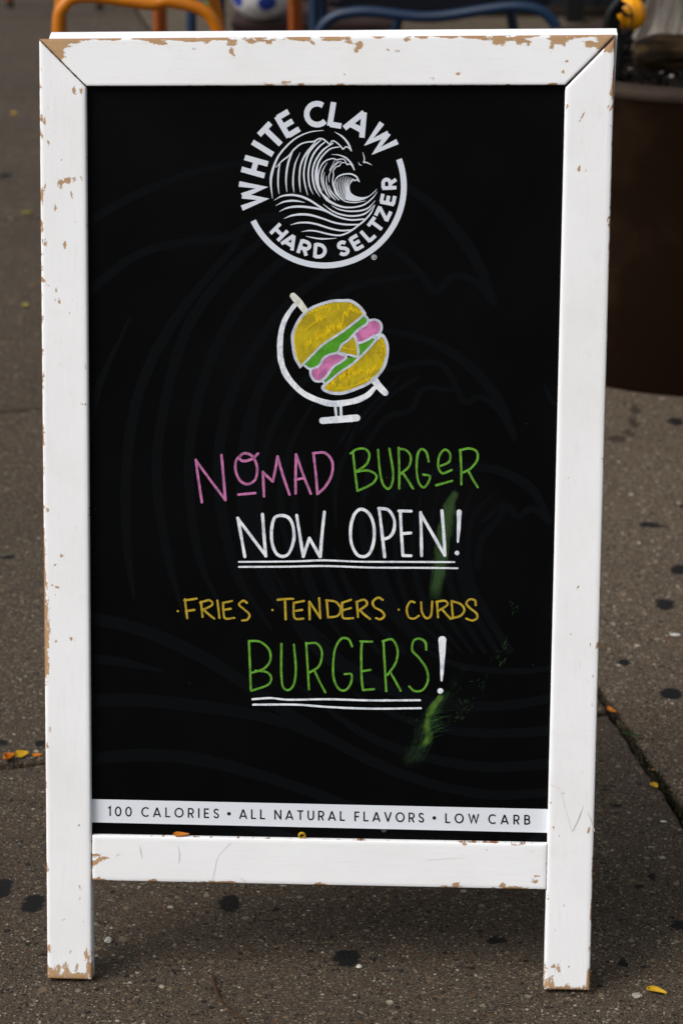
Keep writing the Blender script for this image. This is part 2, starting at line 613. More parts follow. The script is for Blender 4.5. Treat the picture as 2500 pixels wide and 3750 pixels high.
WOOD_X, WOOD_V = mat_painted_wood('distressed_white_wood', 0), mat_painted_wood('distressed_white_wood_upright', 1)
OB = on_board
TL, TR, BL, BLi, BRi, BR = OB(143, 142), OB(2251.5, 127), OB(174, 3585), OB(337.5, 3589), OB(1990, 3625), OB(2158, 3628)
ITL, ITR = OB(317, 317), OB(2067.5, 313)
H_TOP = [(190, 160, 48, 22, 1.5), (212, 188, 20, 26, 1.4), (165, 150, 30, 14, 1.5), (265, 150, 24, 10, 1.1), (300, 143, 26, 4), (400, 143, 40, 3.5), (570, 150, 28, 11, 1.0), (600, 158, 14, 8), (540, 143, 40, 5, 1.2), (640, 142, 60, 4, 1.2), (700, 147, 28, 7, 1.1), (755, 148, 11, 10, 1.1), (790, 142, 44, 4, 1.2),
         (850, 157, 15, 11, 1.4), (846, 186, 6, 14, 1.1), (853, 202, 5, 12, 1.0), (920, 150, 16, 9, .95), (960, 146, 40, 7, .8), (988, 156, 7, 9, 1.1), (1095, 141, 34, 7, 1.4), (1145, 157, 8, 8, .8), (1215, 141, 34, 6, 1.3), (1210, 165, 4, 12, .8), (1276, 148, 12, 10, 1.0), (1315, 166, 11, 13, 1.2), (1303, 185, 9, 6, 1.2),
         (1390, 137, 16, 5, 1.0), (1455, 187, 10, 6, .8), (1490, 145, 13, 8, .8), (1545, 135, 14, 5, 1.0), (1640, 133, 26, 5, 1.3), (1735, 134, 32, 6, 1.3), (1780, 142, 18, 8, .8), (1826, 146, 21, 15, 1.4), (1865, 142, 18, 8, .9), (1903, 145, 17, 14, 1.3), (1932, 157, 10, 8, 1.0), (1948, 133, 20, 4, 1.0), (2045, 143, 27, 14, 1.4),
         (2018, 172, 6, 12, 1.2), (2064, 160, 6, 12, .9), (2085, 136, 14, 8, 1.0), (2160, 161, 17, 11, 1.3), (2190, 164, 12, 12, 1.2), (2218, 143, 26, 15, 1.5), (2232, 138, 16, 12, 1.5), (2130, 133, 50, 4, 1.0), (1678, 271, 7, 4, 1.1), (2059, 265, 3, 7, 1.1), (2072, 225, 5, 3), (1420, 184, 6, 2), (1264, 275, 5, 3), (360, 166, 5, 3), (2020, 309, 12, 3, 1.0), (980, 306, 18, 2, 1.0), (1050, 304, 22, 2, 1.0), (1100, 311, 10, 2), (1250, 311, 14, 2, .8)]
_re = random.Random(31)
H_L = [(149 + .007 * y, y + _re.uniform(-40, 40), _re.uniform(2, 5), _re.uniform(5, 20), _re.uniform(.0, .6)) for y in range(300, 1900, 44)] + [(272, 330, 6, 13, 1.1), (296, 333, 4, 12, .9), (222, 587, 4, 4), (230, 667, 12, 8, 1.3), (222, 680, 6, 13, 1.2), (246, 660, 10, 8, 1.3), (258, 655, 5, 10, 1.1), (270, 650, 4, 14, 1.1), (299, 653, 4, 7), (266, 712, 3, 14, 1.0), (207, 762, 6, 10, 1.1), (163, 680, 5, 14), (158, 710, 5, 20), (240, 897, 6, 13, 1.1), (165, 890, 12, 16, .65), (158, 1025, 7, 8, 1.0), (175, 1043, 10, 4), (210, 1062, 2, 10), (221, 1102, 2, 8), (203, 1099, 2, 7), (178, 523, 3, 6), (209, 523, 4, 6), (181, 467, 4, 4), (162, 440, 5, 22, .8),
       (312, 1340, 4, 13, 1.0), (310, 1480, 6, 6, 1.2), (230, 2037, 6, 10, 1.1), (205, 2067, 3, 6), (161, 2040, 6, 110, .9), (163, 2170, 8, 60, .85), (166, 2240, 13, 55, 1.0), (173, 2330, 11, 60, .9), (172, 2430, 9, 60, .85), (210, 2151, 10, 5, 1.0), (188, 2145, 12, 4, .8), (207, 2177, 6, 4), (221, 2190, 4, 5), (267, 2338, 7, 9, 1.2), (207, 2350, 3, 6), (175, 1870, 3, 10), (281, 1936, 4, 4), (180, 2668, 4, 34, .8), (176, 2730, 5, 16, .9), (251, 3022, 2, 6), (289, 3022, 2, 10), (290, 3250, 4, 9, 1.1), (288, 3290, 5, 9, 1.0), (235, 3363, 7, 3, .9), (305, 3377, 6, 4), (256, 3490, 2, 16, 1.1), (286, 3540, 2, 12, 1.1), (320, 3500, 9, 24, .95), (326, 3550, 10, 26, 1.1), (190, 3560, 20, 20, .9), (215, 3555, 10, 26, 1.0), (245, 3560, 10, 30, 1.05), (270, 3575, 24, 12, 1.1), (300, 3576, 24, 12, 1.0), (200, 3577, 40, 9, 1.2), (180, 3480, 8, 20, .7), (174, 3180, 5, 20, .7)]
H_R = [(2076, 391, 5, 9, 1.1), (2119, 438, 7, 8, .9), (2139, 419, 6, 6, .9), (2119, 618, 8, 9, 1.1), (2149, 624, 4, 9, 1.0), (2104, 618, 5, 6, .7), (2192, 622, 7, 5, .6), (2232, 900, 4, 14, .7), (2226, 800, 6, 8, .7), (2235, 158, 14, 22, 1.4), (2222, 178, 10, 9, 1.2), (2246, 300, 4, 40, 1.0), (2243, 330, 6, 24, 1.0), (2234, 392, 11, 6, .95), (2232, 462, 8, 4, .8), (2243, 528, 3, 9), (2241, 683, 3, 14), (2236, 757, 3, 6), (2231, 825, 3, 3), (2187, 1598, 4, 8, .9), (2204, 1685, 4, 5), (2192, 1870, 5, 8, .9), (2206, 1982, 5, 4), (2185, 2130, 5, 6), (2204, 2140, 4, 26, .7), (2116, 2150, 8, 6, .8), (2204, 2245, 4, 30, .9), (2164, 2360, 3, 12, .9), (2186, 2366, 3, 12, .9), (2199, 2395, 3, 5), (2167, 2474, 4, 6), (2194, 2530, 4, 40, .7), (2165, 2840, 3, 6), (2184, 2900, 4, 40, .9), (2155, 3040, 3, 12), (2020, 3036, 6, 8, 1.0), (2050, 3058, 3, 5), (2015, 2940, 4, 5), (2014, 3170, 5, 14, .7), (2008, 3290, 4, 30, .7), (2062, 3315, 9, 5, .7), (2165, 3330, 4, 40, .7), (2171, 3200, 4, 50, .8), (2025, 3415, 3, 7), (2040, 3550, 6, 26, 1.1), (2024, 3540, 5, 7, 1.0), (2018, 3575, 4, 12, .9), (2086, 3600, 4, 30, 1.1), (2080, 3617, 12, 10, 1.0), (2003, 3600, 10, 26, .9), (2020, 3606, 12, 12, 1.0), (2112, 3543, 3, 8), (2152, 3580, 6, 34, .95), (2148, 3616, 16, 8, 1.1), (2060, 3621, 60, 4, 1.1), (1996, 3550, 4, 30, .7)]
H_B = [(352, 3131, 16, 2.2, 1.0), (378, 3142, 18, 2, 1.0), (356, 3152, 20, 2.4, 1.0), (432, 3136, 10, 2), (345, 3165, 10, 2), (1966, 3211, 12, 2.2, .95), (1958, 3231, 9, 3, 1.0), (1990, 3168, 9, 2, .9), (1950, 3222, 8, 2), (560, 3223, 16, 6, .9), (360, 3220, 24, 3, .9), (1165, 3238, 9, 5, 1.1), (1180, 3240, 7, 5), (1670, 3237, 10, 2), (1840, 3240, 8, 3), (1640, 3244, 50, 3, .8), (1880, 3250, 50, 3, .8), (800, 3230, 60, 2.6, .7), (1900, 3096, 20, 2, .8), (1700, 3092, 12, 2, .8), (1780, 3110, 3, 6, .6)]
gap = 0.0006
sb('top_rail', plank((TL, TR, (ITR[0], ITR[1] + gap), (ITL[0], ITL[1] + gap)), hot(H_TOP), nu=0, rnd_n=26, seed=3, edge_w=.42, rr=.0014), WOOD_X, label='top rail with bare wood at both mitred corners')
sb('left_stile', plank(((BL[0], BL[1]), (BLi[0], BLi[1]), (ITL[0] - .0004, ITL[1] - gap), (TL[0], TL[1] - 2 * gap)), hot(H_L), rnd_n=40, seed=5, edge_w=.36, outer=0), WOOD_V, label='left upright with chipped paint down its outer edge').name = 'stile'
sb('stile', plank(((BRi[0], BRi[1]), (BR[0], BR[1]), (TR[0], TR[1] - 0.0024), (ITR[0] + .0004, ITR[1] - .0024)), hot(H_R), rnd_n=44, seed=7, edge_w=.32, outer=1), WOOD_V, label='right upright with a scuffed foot')
RTL, RTR, RBL, RBR = OB(338.5, 3060), OB(2002.5, 3091), OB(338.5, 3224.5), OB(1999.5, 3258)
sb('bottom_rail', plank((RBL, RBR, RTR, RTL), hot(H_B), nu=0, rnd_n=16, seed=9, edge_w=.32, rr=.0013), WOOD_X)

# pencil-grey scratches on the right upright and the bottom rail
PW = -0.008                                # the panel lies 8 mm behind the face of the frame
PANEL_U = (-0.265, 0.265)


class Art:                                 # flat strokes on the board, each a hair above the one before
    def __init__(self, base=0.0003, dz=0.000002):
        self.dz = dz
        self.bm = bmesh.new()
        self.w = PW + base * 0.25
        self.uv = self.bm.loops.layers.uv.new('UVMap')

    def pt(self, p): return board_pt(p[0], p[1], self.w)

    def line(self, pts, width, closed=False, cap=True, smooth=8, jit=0.0):
        # pts in board (u, v); width a number or a list spread along the stroke (metres)
        pts = [Vector(p) for p in pts]
        nseg = len(pts) if closed else len(pts) - 1
        if smooth: c = spline(pts, smooth, closed)
        else: c = pts
        n = len(c)
        if isinstance(width, (list, tuple)):
            ws = []
            for i in range(n):
                s = i / max(1, n - 1) * (len(width) - 1)
                k = min(int(s), len(width) - 2)
                ws.append(width[k] + (width[k + 1] - width[k]) * (s - k))
        else: ws = [width] * n
        if jit:
            ws = [w * (1 + jit * noise.noise(Vector((p.x * 90, p.y * 90, self.w * 1e4)))) for w, p in zip(ws, c)]
        L, Rr = [], []
        for i, p in enumerate(c):
            if closed: a, b = c[i - 1], c[(i + 1) % n]
            else: a, b = c[max(i - 1, 0)], c[min(i + 1, n - 1)]
            d0, d1 = (p - a), (b - p)
            d0 = d0.normalized() if d0.length > 1e-9 else d1.normalized()
            d1 = d1.normalized() if d1.length > 1e-9 else d0
            t = (d0 + d1)
            t = t.normalized() if t.length > 1e-6 else d0
            nn = Vector((-t.y, t.x))
            k = 1 / max(0.45, nn.dot(Vector((-d0.y, d0.x))))
            h = ws[i] / 2 * k
            L.append(p + nn * h)
            Rr.append(p - nn * h)
        vl = [self.bm.verts.new(self.pt(p)) for p in L]
        vr = [self.bm.verts.new(self.pt(p)) for p in Rr]
        for i in range(n if closed else n - 1):
            j = (i + 1) % n
            f = self.bm.faces.new((vl[i], vr[i], vr[j], vl[j]))
            for lp, q in zip(f.loops, ((i / n, 1), (i / n, 0), ((i + 1) / n, 0), ((i + 1) / n, 1))): lp[self.uv].uv = q
        if cap and not closed:
            for i, sgn in ((0, -1), (n - 1, 1)):
                o = c[i]
                j = 1 if i == 0 else n - 2
                t = (c[i] - c[j]).normalized()
                nn = Vector((-t.y, t.x))
                h = ws[i] / 2
                arc = [self.bm.verts.new(self.pt(o + nn * h * math.cos(a) + t * h * math.sin(a))) for a in [math.pi * k / 8 for k in range(9)]]
                self.bm.faces.new(arc)
        self.w += self.dz
        return self

    def fill(self, pts, smooth=6):
        c = spline([Vector(p) for p in pts], smooth, True) if smooth else [Vector(p) for p in pts]
        f = self.bm.faces.new([self.bm.verts.new(self.pt(p)) for p in c])
        bmesh.ops.triangulate(self.bm, faces=[f])
        self.w += self.dz
        return self

    def dot(self, p, r, n=20):
        p = Vector(p)
        self.bm.faces.new([self.bm.verts.new(self.pt(p + Vector((math.cos(a), math.sin(a))) * r)) for a in [2 * math.pi * k / n for k in range(n)]])
        self.w += self.dz
        return self

    def done(self, name, m, parent, label=None, smooth=False):
        for f in self.bm.faces:
            f.normal_update()
            if f.normal.dot(NRM) < 0: f.normal_flip()
        me = bpy.data.meshes.new(name)
        self.bm.to_mesh(me)
        self.bm.free()
        me.materials.append(m)
        o = bpy.data.objects.new(name, me)
        COL.objects.link(o)
        o.parent = parent
        if label: o['label'] = label
        return o


# panel
pT, pB = OB(1190, 300)[1] + 0.004, OB(1190, 3110)[1]
bm = bmesh.new()
box(bm, (PANEL_U[0], pB, PW - 0.006), (PANEL_U[1], pT, PW))
for v in bm.verts: v.co = board_pt(v.co.x, v.co.y, v.co.z)
panel = sb('menu_panel', bm, mat_board())


def mapper(x0, y0, s):                     # zoomed-photo coordinates -> board (u, v)
    return lambda p: OB(x0 + p[0] * s, y0 + p[1] * s, PW)


PXM = 1 / 3400.0                           # metres per photo pixel on the board
PRINT = mat_print('white_print', (0.62, 0.65, 0.71))

# ---- emblem
LG = mapper(850, 340, .43367)
LS = .43367 * PXM
# (points, widths) in emblem units
WAVE = [([(340, 890), (326, 760), (335, 680), (360, 600), (400, 520), (480, 430), (560, 370), (660, 330), (770, 317)], [4, 18, 22, 18, 16, 14, 12, 9, 4]),
        ([(865, 330), (930, 370), (980, 430), (1006, 490)], [3, 14, 17, 9]),
        ([(1006, 492), (985, 465), (958, 456), (935, 475), (915, 450), (870, 412), (842, 407), (824, 436), (800, 415), (765, 390), (730, 388), (690, 410), (640, 415), (580, 432), (520, 480), (480, 530), (430, 568), (370, 628)], [7, 10, 10, 10, 10, 10, 11, 10, 10, 12, 12, 12, 11, 12, 13, 12, 12, 5]),
        ([(505, 505), (475, 585), (458, 680), (455, 760), (462, 836)], [12, 18, 16, 13, 4]),
        ([(402, 598), (390, 680), (388, 780), (396, 852)], [10, 15, 13, 4]),
        ([(573, 505), (532, 600), (516, 700), (515, 780), (522, 842)], [3, 12, 14, 13, 4]),
        ([(705, 410), (625, 510), (582, 600), (568, 700), (570, 780), (578, 840)], [8, 15, 15, 14, 12, 3]),
        ([(748, 398), (690, 450), (640, 520), (612, 620), (605, 700), (618, 790), (638, 864)], [8, 14, 15, 14, 14, 12, 3]),
        ([(792, 408), (730, 460), (680, 530), (650, 620), (643, 700), (655, 790), (685, 859)], [8, 14, 15, 14, 14, 12, 3]),
        ([(852, 425), (770, 480), (710, 560), (682, 640), (680, 720), (700, 810), (742, 878)], [8, 14, 15, 15, 16, 13, 3]),
        ([(912, 455), (830, 472), (765, 530), (724, 600), (710, 680), (716, 760), (748, 840), (812, 892)], [6, 11, 13, 16, 26, 24, 16, 3]),
        ([(840, 520), (900, 525), (960, 550), (1008, 600), (1030, 650)], [3, 8, 13, 14, 9]),
        ([(1030, 652), (1010, 615), (988, 600), (970, 606), (955, 577), (940, 560), (905, 560), (882, 566), (850, 555), (800, 568), (762, 600), (738, 650), (726, 710), (732, 780), (757, 832)], [6, 8, 8, 8, 8, 8, 8, 8, 9, 10, 10, 10, 12, 10, 3]),
        ([(957, 592), (922, 590), (906, 615), (876, 626), (852, 662), (856, 690), (848, 740), (856, 790), (882, 850)], [5, 8, 8, 8, 8, 8, 10, 14, 10]),
        ([(802, 590), (765, 655), (752, 730), (770, 822)], [3, 9, 11, 3]), ([(865, 572), (822, 655)], [4, 6]), ([(893, 576), (850, 622), (828, 660)], [5, 6, 3]), ([(918, 575), (880, 600), (845, 640)], [5, 7, 4]),
        ([(780, 668), (768, 740), (790, 830), (826, 888)], [3, 11, 14, 4]), ([(795, 702), (796, 770), (825, 850), (870, 905)], [3, 9, 15, 6]), ([(840, 642), (818, 700), (818, 755)], [3, 9, 3]), ([(815, 780), (840, 840), (900, 905)], [3, 12, 8]),
        ([(865, 750), (890, 710), (940, 688), (1000, 685), (1048, 708), (1072, 750)], [6, 10, 12, 12, 14, 8]), ([(1073, 750), (1050, 733), (1034, 742), (1020, 730), (1008, 748), (990, 770), (985, 805)], [7, 9, 9, 9, 9, 10, 10]),
        ([(866, 745), (858, 790), (878, 850), (925, 900)], [8, 12, 14, 8]),
        ([(880, 745), (872, 800), (900, 868), (945, 905)], [3, 8, 9, 4]), ([(900, 722), (888, 780), (905, 850), (955, 905)], [3, 8, 9, 4]), ([(920, 712), (908, 780), (925, 850), (968, 905)], [3, 8, 9, 4]), ([(940, 706), (928, 780), (945, 850), (980, 905)], [3, 8, 10, 4]), ([(960, 706), (946, 770), (960, 845), (995, 905)], [3, 9, 12, 6]), ([(980, 708), (962, 765), (972, 835), (1010, 905)], [3, 9, 14, 8]), ([(1002, 715), (978, 750), (978, 820), (1025, 905)], [3, 8, 12, 12]), ([(1018, 724), (990, 750)], [3, 7]),
        ([(905, 888), (960, 918), (1040, 926), (1126, 912)], [3, 9, 9, 3]),
        ([(742, 832), (800, 900), (870, 942), (950, 966), (1040, 964), (1120, 940), (1190, 882), (1222, 835)], [8, 24, 18, 15, 13, 13, 9, 3]),
        ([(838, 952), (900, 983), (980, 999), (1080, 995), (1150, 970), (1207, 910)], [3, 10, 13, 14, 12, 3]),
        ([(768, 940), (850, 1000), (930, 1030), (1020, 1040), (1120, 1020), (1203, 946)], [3, 12, 14, 14, 14, 4]),
        ([(355, 907), (420, 872), (500, 862), (580, 875), (660, 910), (740, 962), (820, 1012), (900, 1050), (1000, 1073), (1110, 1066)], [3, 13, 17, 18, 18, 16, 16, 14, 14, 12]),
        ([(1204, 945), (1170, 1015), (1115, 1078), (1060, 1122), (1010, 1160), (950, 1192), (890, 1204), (800, 1190), (720, 1170), (650, 1163), (585, 1173)], [4, 12, 14, 14, 14, 14, 14, 14, 13, 12, 3]),
        ([(368, 953), (430, 922), (500, 911), (560, 915), (612, 926)], [3, 13, 17, 13, 3]),
        ([(398, 1002), (470, 970), (560, 960), (660, 968), (750, 985), (820, 1012)], [3, 15, 19, 18, 16, 12]),
        ([(437, 1062), (500, 1037), (580, 1026), (660, 1032), (760, 1060), (860, 1095), (960, 1112), (1065, 1112)], [3, 15, 19, 19, 15, 15, 15, 12]),
        ([(493, 1115), (560, 1098), (640, 1096), (720, 1111), (820, 1143), (920, 1163), (1012, 1158)], [3, 13, 16, 16, 15, 14, 12]),
        ([(622, 1210), (680, 1223), (760, 1233), (880, 1228)], [3, 11, 14, 3]),
        ([(1102, 502), (1115, 555), (1110, 590)], [3, 10, 8]), ([(1108, 584), (1140, 590), (1177, 609)], [9, 10, 3]), ([(1065, 585), (1075, 606), (1095, 612)], [3, 7, 3])]
FOAM = [(985, 800), (1000, 840), (1040, 870), (1100, 882), (1160, 866), (1222, 810), (1190, 850), (1130, 892), (1060, 914), (1000, 912), (955, 890)]

# geometric capitals: strokes on a cap height of 1; (advance, strokes)
def _arc(cx, cy, rx, ry, a0, a1, n=14): return [(cx + rx * math.cos(R_(a0 + (a1 - a0) * i / n)), cy + ry * math.sin(R_(a0 + (a1 - a0) * i / n))) for i in range(n + 1)]
GL = {
    'W': (1.22, [[(0.07, 1), (.35, .07), (.61, .93)], [(.61, .93), (.87, .07), (1.15, 1)]]),
    'H': (.72, [[(.07, 0), (.07, 1)], [(.65, 0), (.65, 1)], [(.07, .5), (.65, .5)]]),
    'I': (.16, [[(.08, 0), (.08, 1)]]),
    'T': (.68, [[(.34, 0), (.34, 1)], [(.0, .93), (.68, .93)]]),
    'E': (.56, [[(.07, 0), (.07, 1)], [(.07, .93), (.54, .93)], [(.07, .07), (.56, .07)], [(.07, .5), (.50, .5)]]),
    'C': (.82, [_arc(.5, .5, .43, .44, 48, 312)]),
    'L': (.54, [[(.07, 0), (.07, 1)], [(.07, .07), (.54, .07)]]),
    'A': (.86, [[(.05, 0), (.43, .97)], [(.43, .97), (.81, 0)], [(.18, .27), (.68, .27)]]),
    'R': (.64, [[(.07, 0), (.07, 1)], [(.07, .93)] + _arc(.34, .68, .25, .25, 90, -90) + [(.07, .43)], [(.32, .43), (.58, 0)]]),
    'D': (.76, [[(.07, 0), (.07, 1)], [(.07, .93)] + _arc(.27, .5, .42, .43, 90, -90) + [(.07, .07)]]),
    'S': (.60, [[(.53, .80)] + _arc(.31, .72, .22, .21, 40, 200, 8)[1:] + [(.20, .55), (.42, .45)] + _arc(.31, .27, .23, .21, 30, -150, 9)[1:] + [(.06, .24)]]),
    'Z': (.62, [[(.05, .93), (.60, .93)], [(.56, .93), (.06, .07)], [(.02, .07), (.60, .07)]]),
    'O': (.98, [_arc(.49, .5, .43, .44, 0, 360, 26)]),
    'N': (.76, [[(.07, 0), (.07, 1)], [(.07, .95), (.69, .05)], [(.69, 0), (.69, 1)]]),
    'U': (.72, [[(.07, 1), (.07, .35)] + _arc(.36, .35, .29, .29, 180, 360, 10) + [(.65, 1)]]),
    'F': (.54, [[(.07, 0), (.07, 1)], [(.07, .93), (.54, .93)], [(.07, .48), (.48, .48)]]),
    'V': (.80, [[(.05, 1), (.40, .02)], [(.40, .02), (.75, 1)]]),
    'B': (.64, [[(.07, 0), (.07, 1)], [(.07, .93)] + _arc(.33, .73, .22, .20, 90, -90, 8) + [(.07, .53)], [(.07, .53)] + _arc(.34, .30, .24, .23, 90, -90, 8) + [(.07, .07)]]),
    '1': (.34, [[(.03, .80), (.24, .96), (.24, 0)]]),
    '0': (.74, [_arc(.37, .5, .29, .44, 0, 360, 22)]),
}

logo = Art()
for pts, ws in WAVE: logo.line([LG(p) for p in pts], [w * LS for w in ws], cap=True, smooth=6)
logo.fill([LG(p) for p in FOAM], 3)
CX, CY = 780, 790
ring = [(CX + 668 * math.cos(R_(a)), CY + 668 * math.sin(R_(a))) for a in [-20.1 + (154.3 + 20.1) * i / 60 for i in range(61)]]
logo.line([LG(p) for p in ring], 50 * LS, cap=False, smooth=0)


def glyph(art, ch, to_uv, sw, scale_w=1.0):
    adv, strokes = GL[ch]
    for s in strokes: art.line([to_uv((x, y)) for x, y in s], sw, cap=False, smooth=0, closed=(len(s) > 20 and s[0] == s[-1]) and False)


def badge(txt, cap, sw, outward):
    for ch, ex, ey, wid in txt:
        adv = GL[ch][0]
        dx, dy = ex - CX, ey - CY
        r = math.hypot(dx, dy)
        R0 = 613 if outward else 545
        ex, ey = CX + dx / r * R0, CY + dy / r * R0
        up = (dx / r, dy / r) if outward else (-dx / r, -dy / r)
        rt = (-up[1], up[0])
        k = wid / adv
        f = lambda q: LG((ex + rt[0] * (q[0] * k - wid / 2) + up[0] * (q[1] - .5) * cap, ey + rt[1] * (q[0] * k - wid / 2) + up[1] * (q[1] - .5) * cap))
        glyph(logo, ch, f, sw * LS)


badge([('W', 186, 858, 232), ('H', 202, 626, 128), ('I', 265, 473, 46), ('T', 330, 358, 140), ('E', 470, 265, 128), ('C', 698, 180, 168), ('L', 880, 188, 112), ('A', 1052, 280, 190), ('W', 1262, 388, 232)], 203, 47, True)
badge([('H', 392, 1180, 106), ('A', 482, 1268, 120), ('R', 608, 1308, 92), ('D', 742, 1334, 100), ('S', 935, 1312, 84), ('E', 1047, 1264, 80), ('L', 1148, 1196, 78), ('T', 1208, 1112, 94), ('Z', 1274, 1022, 96), ('E', 1318, 902, 82), ('R', 1331, 768, 88)], 119, 31, False)
cr = [(1197 + 20 * math.cos(R_(a)), 1388 + 20 * math.sin(R_(a))) for a in range(0, 360, 15)]
logo.line([LG(p) for p in cr], 4.5 * LS, closed=True, smooth=0)
glyph(logo, 'R', lambda q: LG((1190 + q[0] * 20, 1399 - q[1] * 22)), 5 * LS)
logo.done('printed_emblem', PRINT, panel)

# ---- the same wave printed very large and very dark over the whole panel
ghost = Art(base=0.00008, dz=0.000001)
def GM(p):
    sx, sy = 850 + p[0] * .43367, 340 + p[1] * .43367
    dx, dy = sx / 1.5944, sy / 1.5944
    return OB((1130 + 7.1 * (dx - 806)) * 1.5944, (710 + 7.1 * (dy - 348)) * 1.5944, PW)
for pts, ws in WAVE: ghost.line([GM(p) for p in pts], [w * LS * 6.2 for w in ws], cap=False, smooth=14)
for co, no in ((board_pt(PANEL_U[0] + .002, 0), Vector((-1, 0, 0))), (board_pt(PANEL_U[1] - .002, 0), Vector((1, 0, 0))), (board_pt(0, pT - .002), Vector((0, SA, CA))), (board_pt(0, pB + .002), Vector((0, -SA, -CA)))):
    bmesh.ops.bisect_plane(ghost.bm, geom=ghost.bm.verts[:] + ghost.bm.edges[:] + ghost.bm.faces[:], plane_co=co, plane_no=no, clear_outer=True)
ghost.done('watermark_wave', mat_print('dark_grey_print', (0.0030, 0.0036, 0.0045), .03), panel)

# ---- burger globe
BG = mapper(950, 1030, .35077)
BS = .35077 * PXM
WH = mat_pen('white_paint_pen', (0.80, 0.82, 0.84), (0.46, 0.50, 0.58), .47)
WH2 = mat_pen('thin_white_paint_pen', (0.60, 0.63, 0.70), (0.38, 0.41, 0.48), .5)
CREAM = mat_pen('cream_paint_pen', (0.70, 0.70, 0.60), (0.5, 0.5, 0.44), .45)
MUST = mat_pen('mustard_paint_pen', srgb(190, 168, 28), srgb(156, 136, 28), .5, 50)
YEL = mat_pen('yellow_paint_pen', srgb(224, 190, 22), srgb(190, 160, 24), .45)
YEL2 = mat_pen('ochre_paint_pen', srgb(188, 160, 48), srgb(146, 124, 40), .5, 140)
GRN = mat_pen('green_paint_pen', srgb(84, 158, 42), srgb(68, 130, 34), .5, 60)
GRN2 = mat_pen('leaf_green_paint_pen', srgb(104, 164, 54), srgb(76, 122, 40), .5, 140)
PNK = mat_pen('pink_paint_pen', srgb(206, 120, 170), srgb(158, 92, 136), .5, 70)
PNK2 = mat_pen('pink_lettering_pen', srgb(200, 118, 168), srgb(146, 92, 128), .5, 140)


def art(name, m, strokes=(), fills=(), dots=(), M=BG, S=BS, jit=.16, label=None, base=.0003, smooth=8):
    a = Art(base)
    for f in fills: a.fill([M(p) for p in f], 6)
    for pts, w in strokes:
        closed = pts[-1] == 'c'
        if closed: pts = pts[:-1]
        a.line([M(p) for p in pts], [x * S for x in w] if isinstance(w, (list, tuple)) else w * S, closed=closed, smooth=smooth if len(pts) > 2 else 6, jit=jit)
    for p, r in dots: a.dot(M(p), r * S)
    return a.done(name, m, panel, label)


BUN = [(425, 890), (372, 790), (347, 640), (347, 560), (372, 480), (402, 420), (455, 350), (535, 285), (640, 240), (760, 207), (870, 202), (955, 207), (1040, 262), (1092, 330)]
CUT1 = [(1095, 345), (980, 440), (860, 530), (720, 620), (640, 680), (560, 760), (465, 855)]
LET = CUT1[::-1] + [(1130, 400), (1110, 450), (1040, 497), (985, 548), (930, 612), (860, 660), (815, 738), (720, 768), (660, 810), (620, 880), (530, 912)]
PK1 = [(985, 550), (1040, 497), (1130, 440), (1160, 412), (1205, 405), (1250, 430), (1268, 480), (1245, 545), (1180, 578), (1110, 618), (1030, 640), (1005, 595)]
PK2 = [(533, 930), (620, 880), (660, 810), (720, 770), (820, 750), (900, 790), (850, 840), (770, 890), (720, 960), (680, 1010), (640, 1038), (590, 1040), (545, 1000)]
LT2 = [(665, 1040), (720, 970), (770, 900), (850, 850), (900, 800), (1000, 790), (1030, 740), (1032, 650), (1110, 625), (1200, 583), (1222, 608), (1150, 690), (1060, 780), (960, 870), (840, 950), (700, 1058)]
CHE = [(985, 562), (1020, 650), (1025, 770), (940, 765), (815, 735), (860, 668), (930, 615)]
BN2 = [(665, 1112), (700, 1062), (840, 950), (960, 870), (1060, 780), (1150, 690), (1222, 602), (1275, 562), (1318, 630), (1333, 740), (1300, 880), (1230, 980), (1140, 1060), (1020, 1112), (880, 1158), (770, 1163), (700, 1143)]
art('burger_drawing', MUST, fills=[BUN + [(1080, 356), (980, 440), (860, 530), (720, 620), (640, 680), (560, 760), (470, 850)], BN2, CHE], label='mustard yellow bun of a burger drawn as a globe')
art('burger_drawing', GRN, fills=[LET, LT2], base=.0005, label='green lettuce of the burger drawing')
art('burger_drawing', PNK, fills=[PK1, PK2], base=.0007, label='pink meat of the burger drawing')
rs = random.Random(11)
scr = []
def zig(x0, y0, x1, y1, amp, n, w):
    p = []
    for i in range(n + 1):
        s = i / n
        p.append((x0 + (x1 - x0) * s + rs.uniform(-6, 6), y0 + (y1 - y0) * s + (amp if i % 2 else -amp) * rs.uniform(.7, 1.2)))
    return (p, w)
for z in ((585, 390, 650, 375, 45, 5, 15), (590, 590, 740, 510, 50, 10, 17), (760, 480, 850, 465, 35, 7, 15), (850, 460, 885, 330, 10, 4, 18), (900, 350, 955, 260, 35, 5, 16), (480, 680, 540, 610, 35, 5, 16), (820, 250, 830, 300, 5, 2, 15), (735, 270, 725, 325, 4, 2, 14), (965, 290, 1070, 325, 20, 7, 14), (580, 300, 720, 255, 14, 6, 12), (480, 355, 570, 300, 12, 6, 12),
          (840, 1010, 990, 890, 38, 12, 16), (970, 975, 1095, 915, 30, 9, 15), (700, 1105, 780, 1050, 35, 7, 16), (830, 1110, 860, 1090, 24, 3, 16), (930, 1080, 945, 1010, 20, 4, 14), (1110, 960, 1230, 890, 30, 7, 12), (1260, 800, 1290, 650, 14, 7, 14), (1040, 1060, 1160, 1010, 16, 7, 12), (1180, 920, 1260, 820, 18, 6, 12)): scr.append(zig(*z))
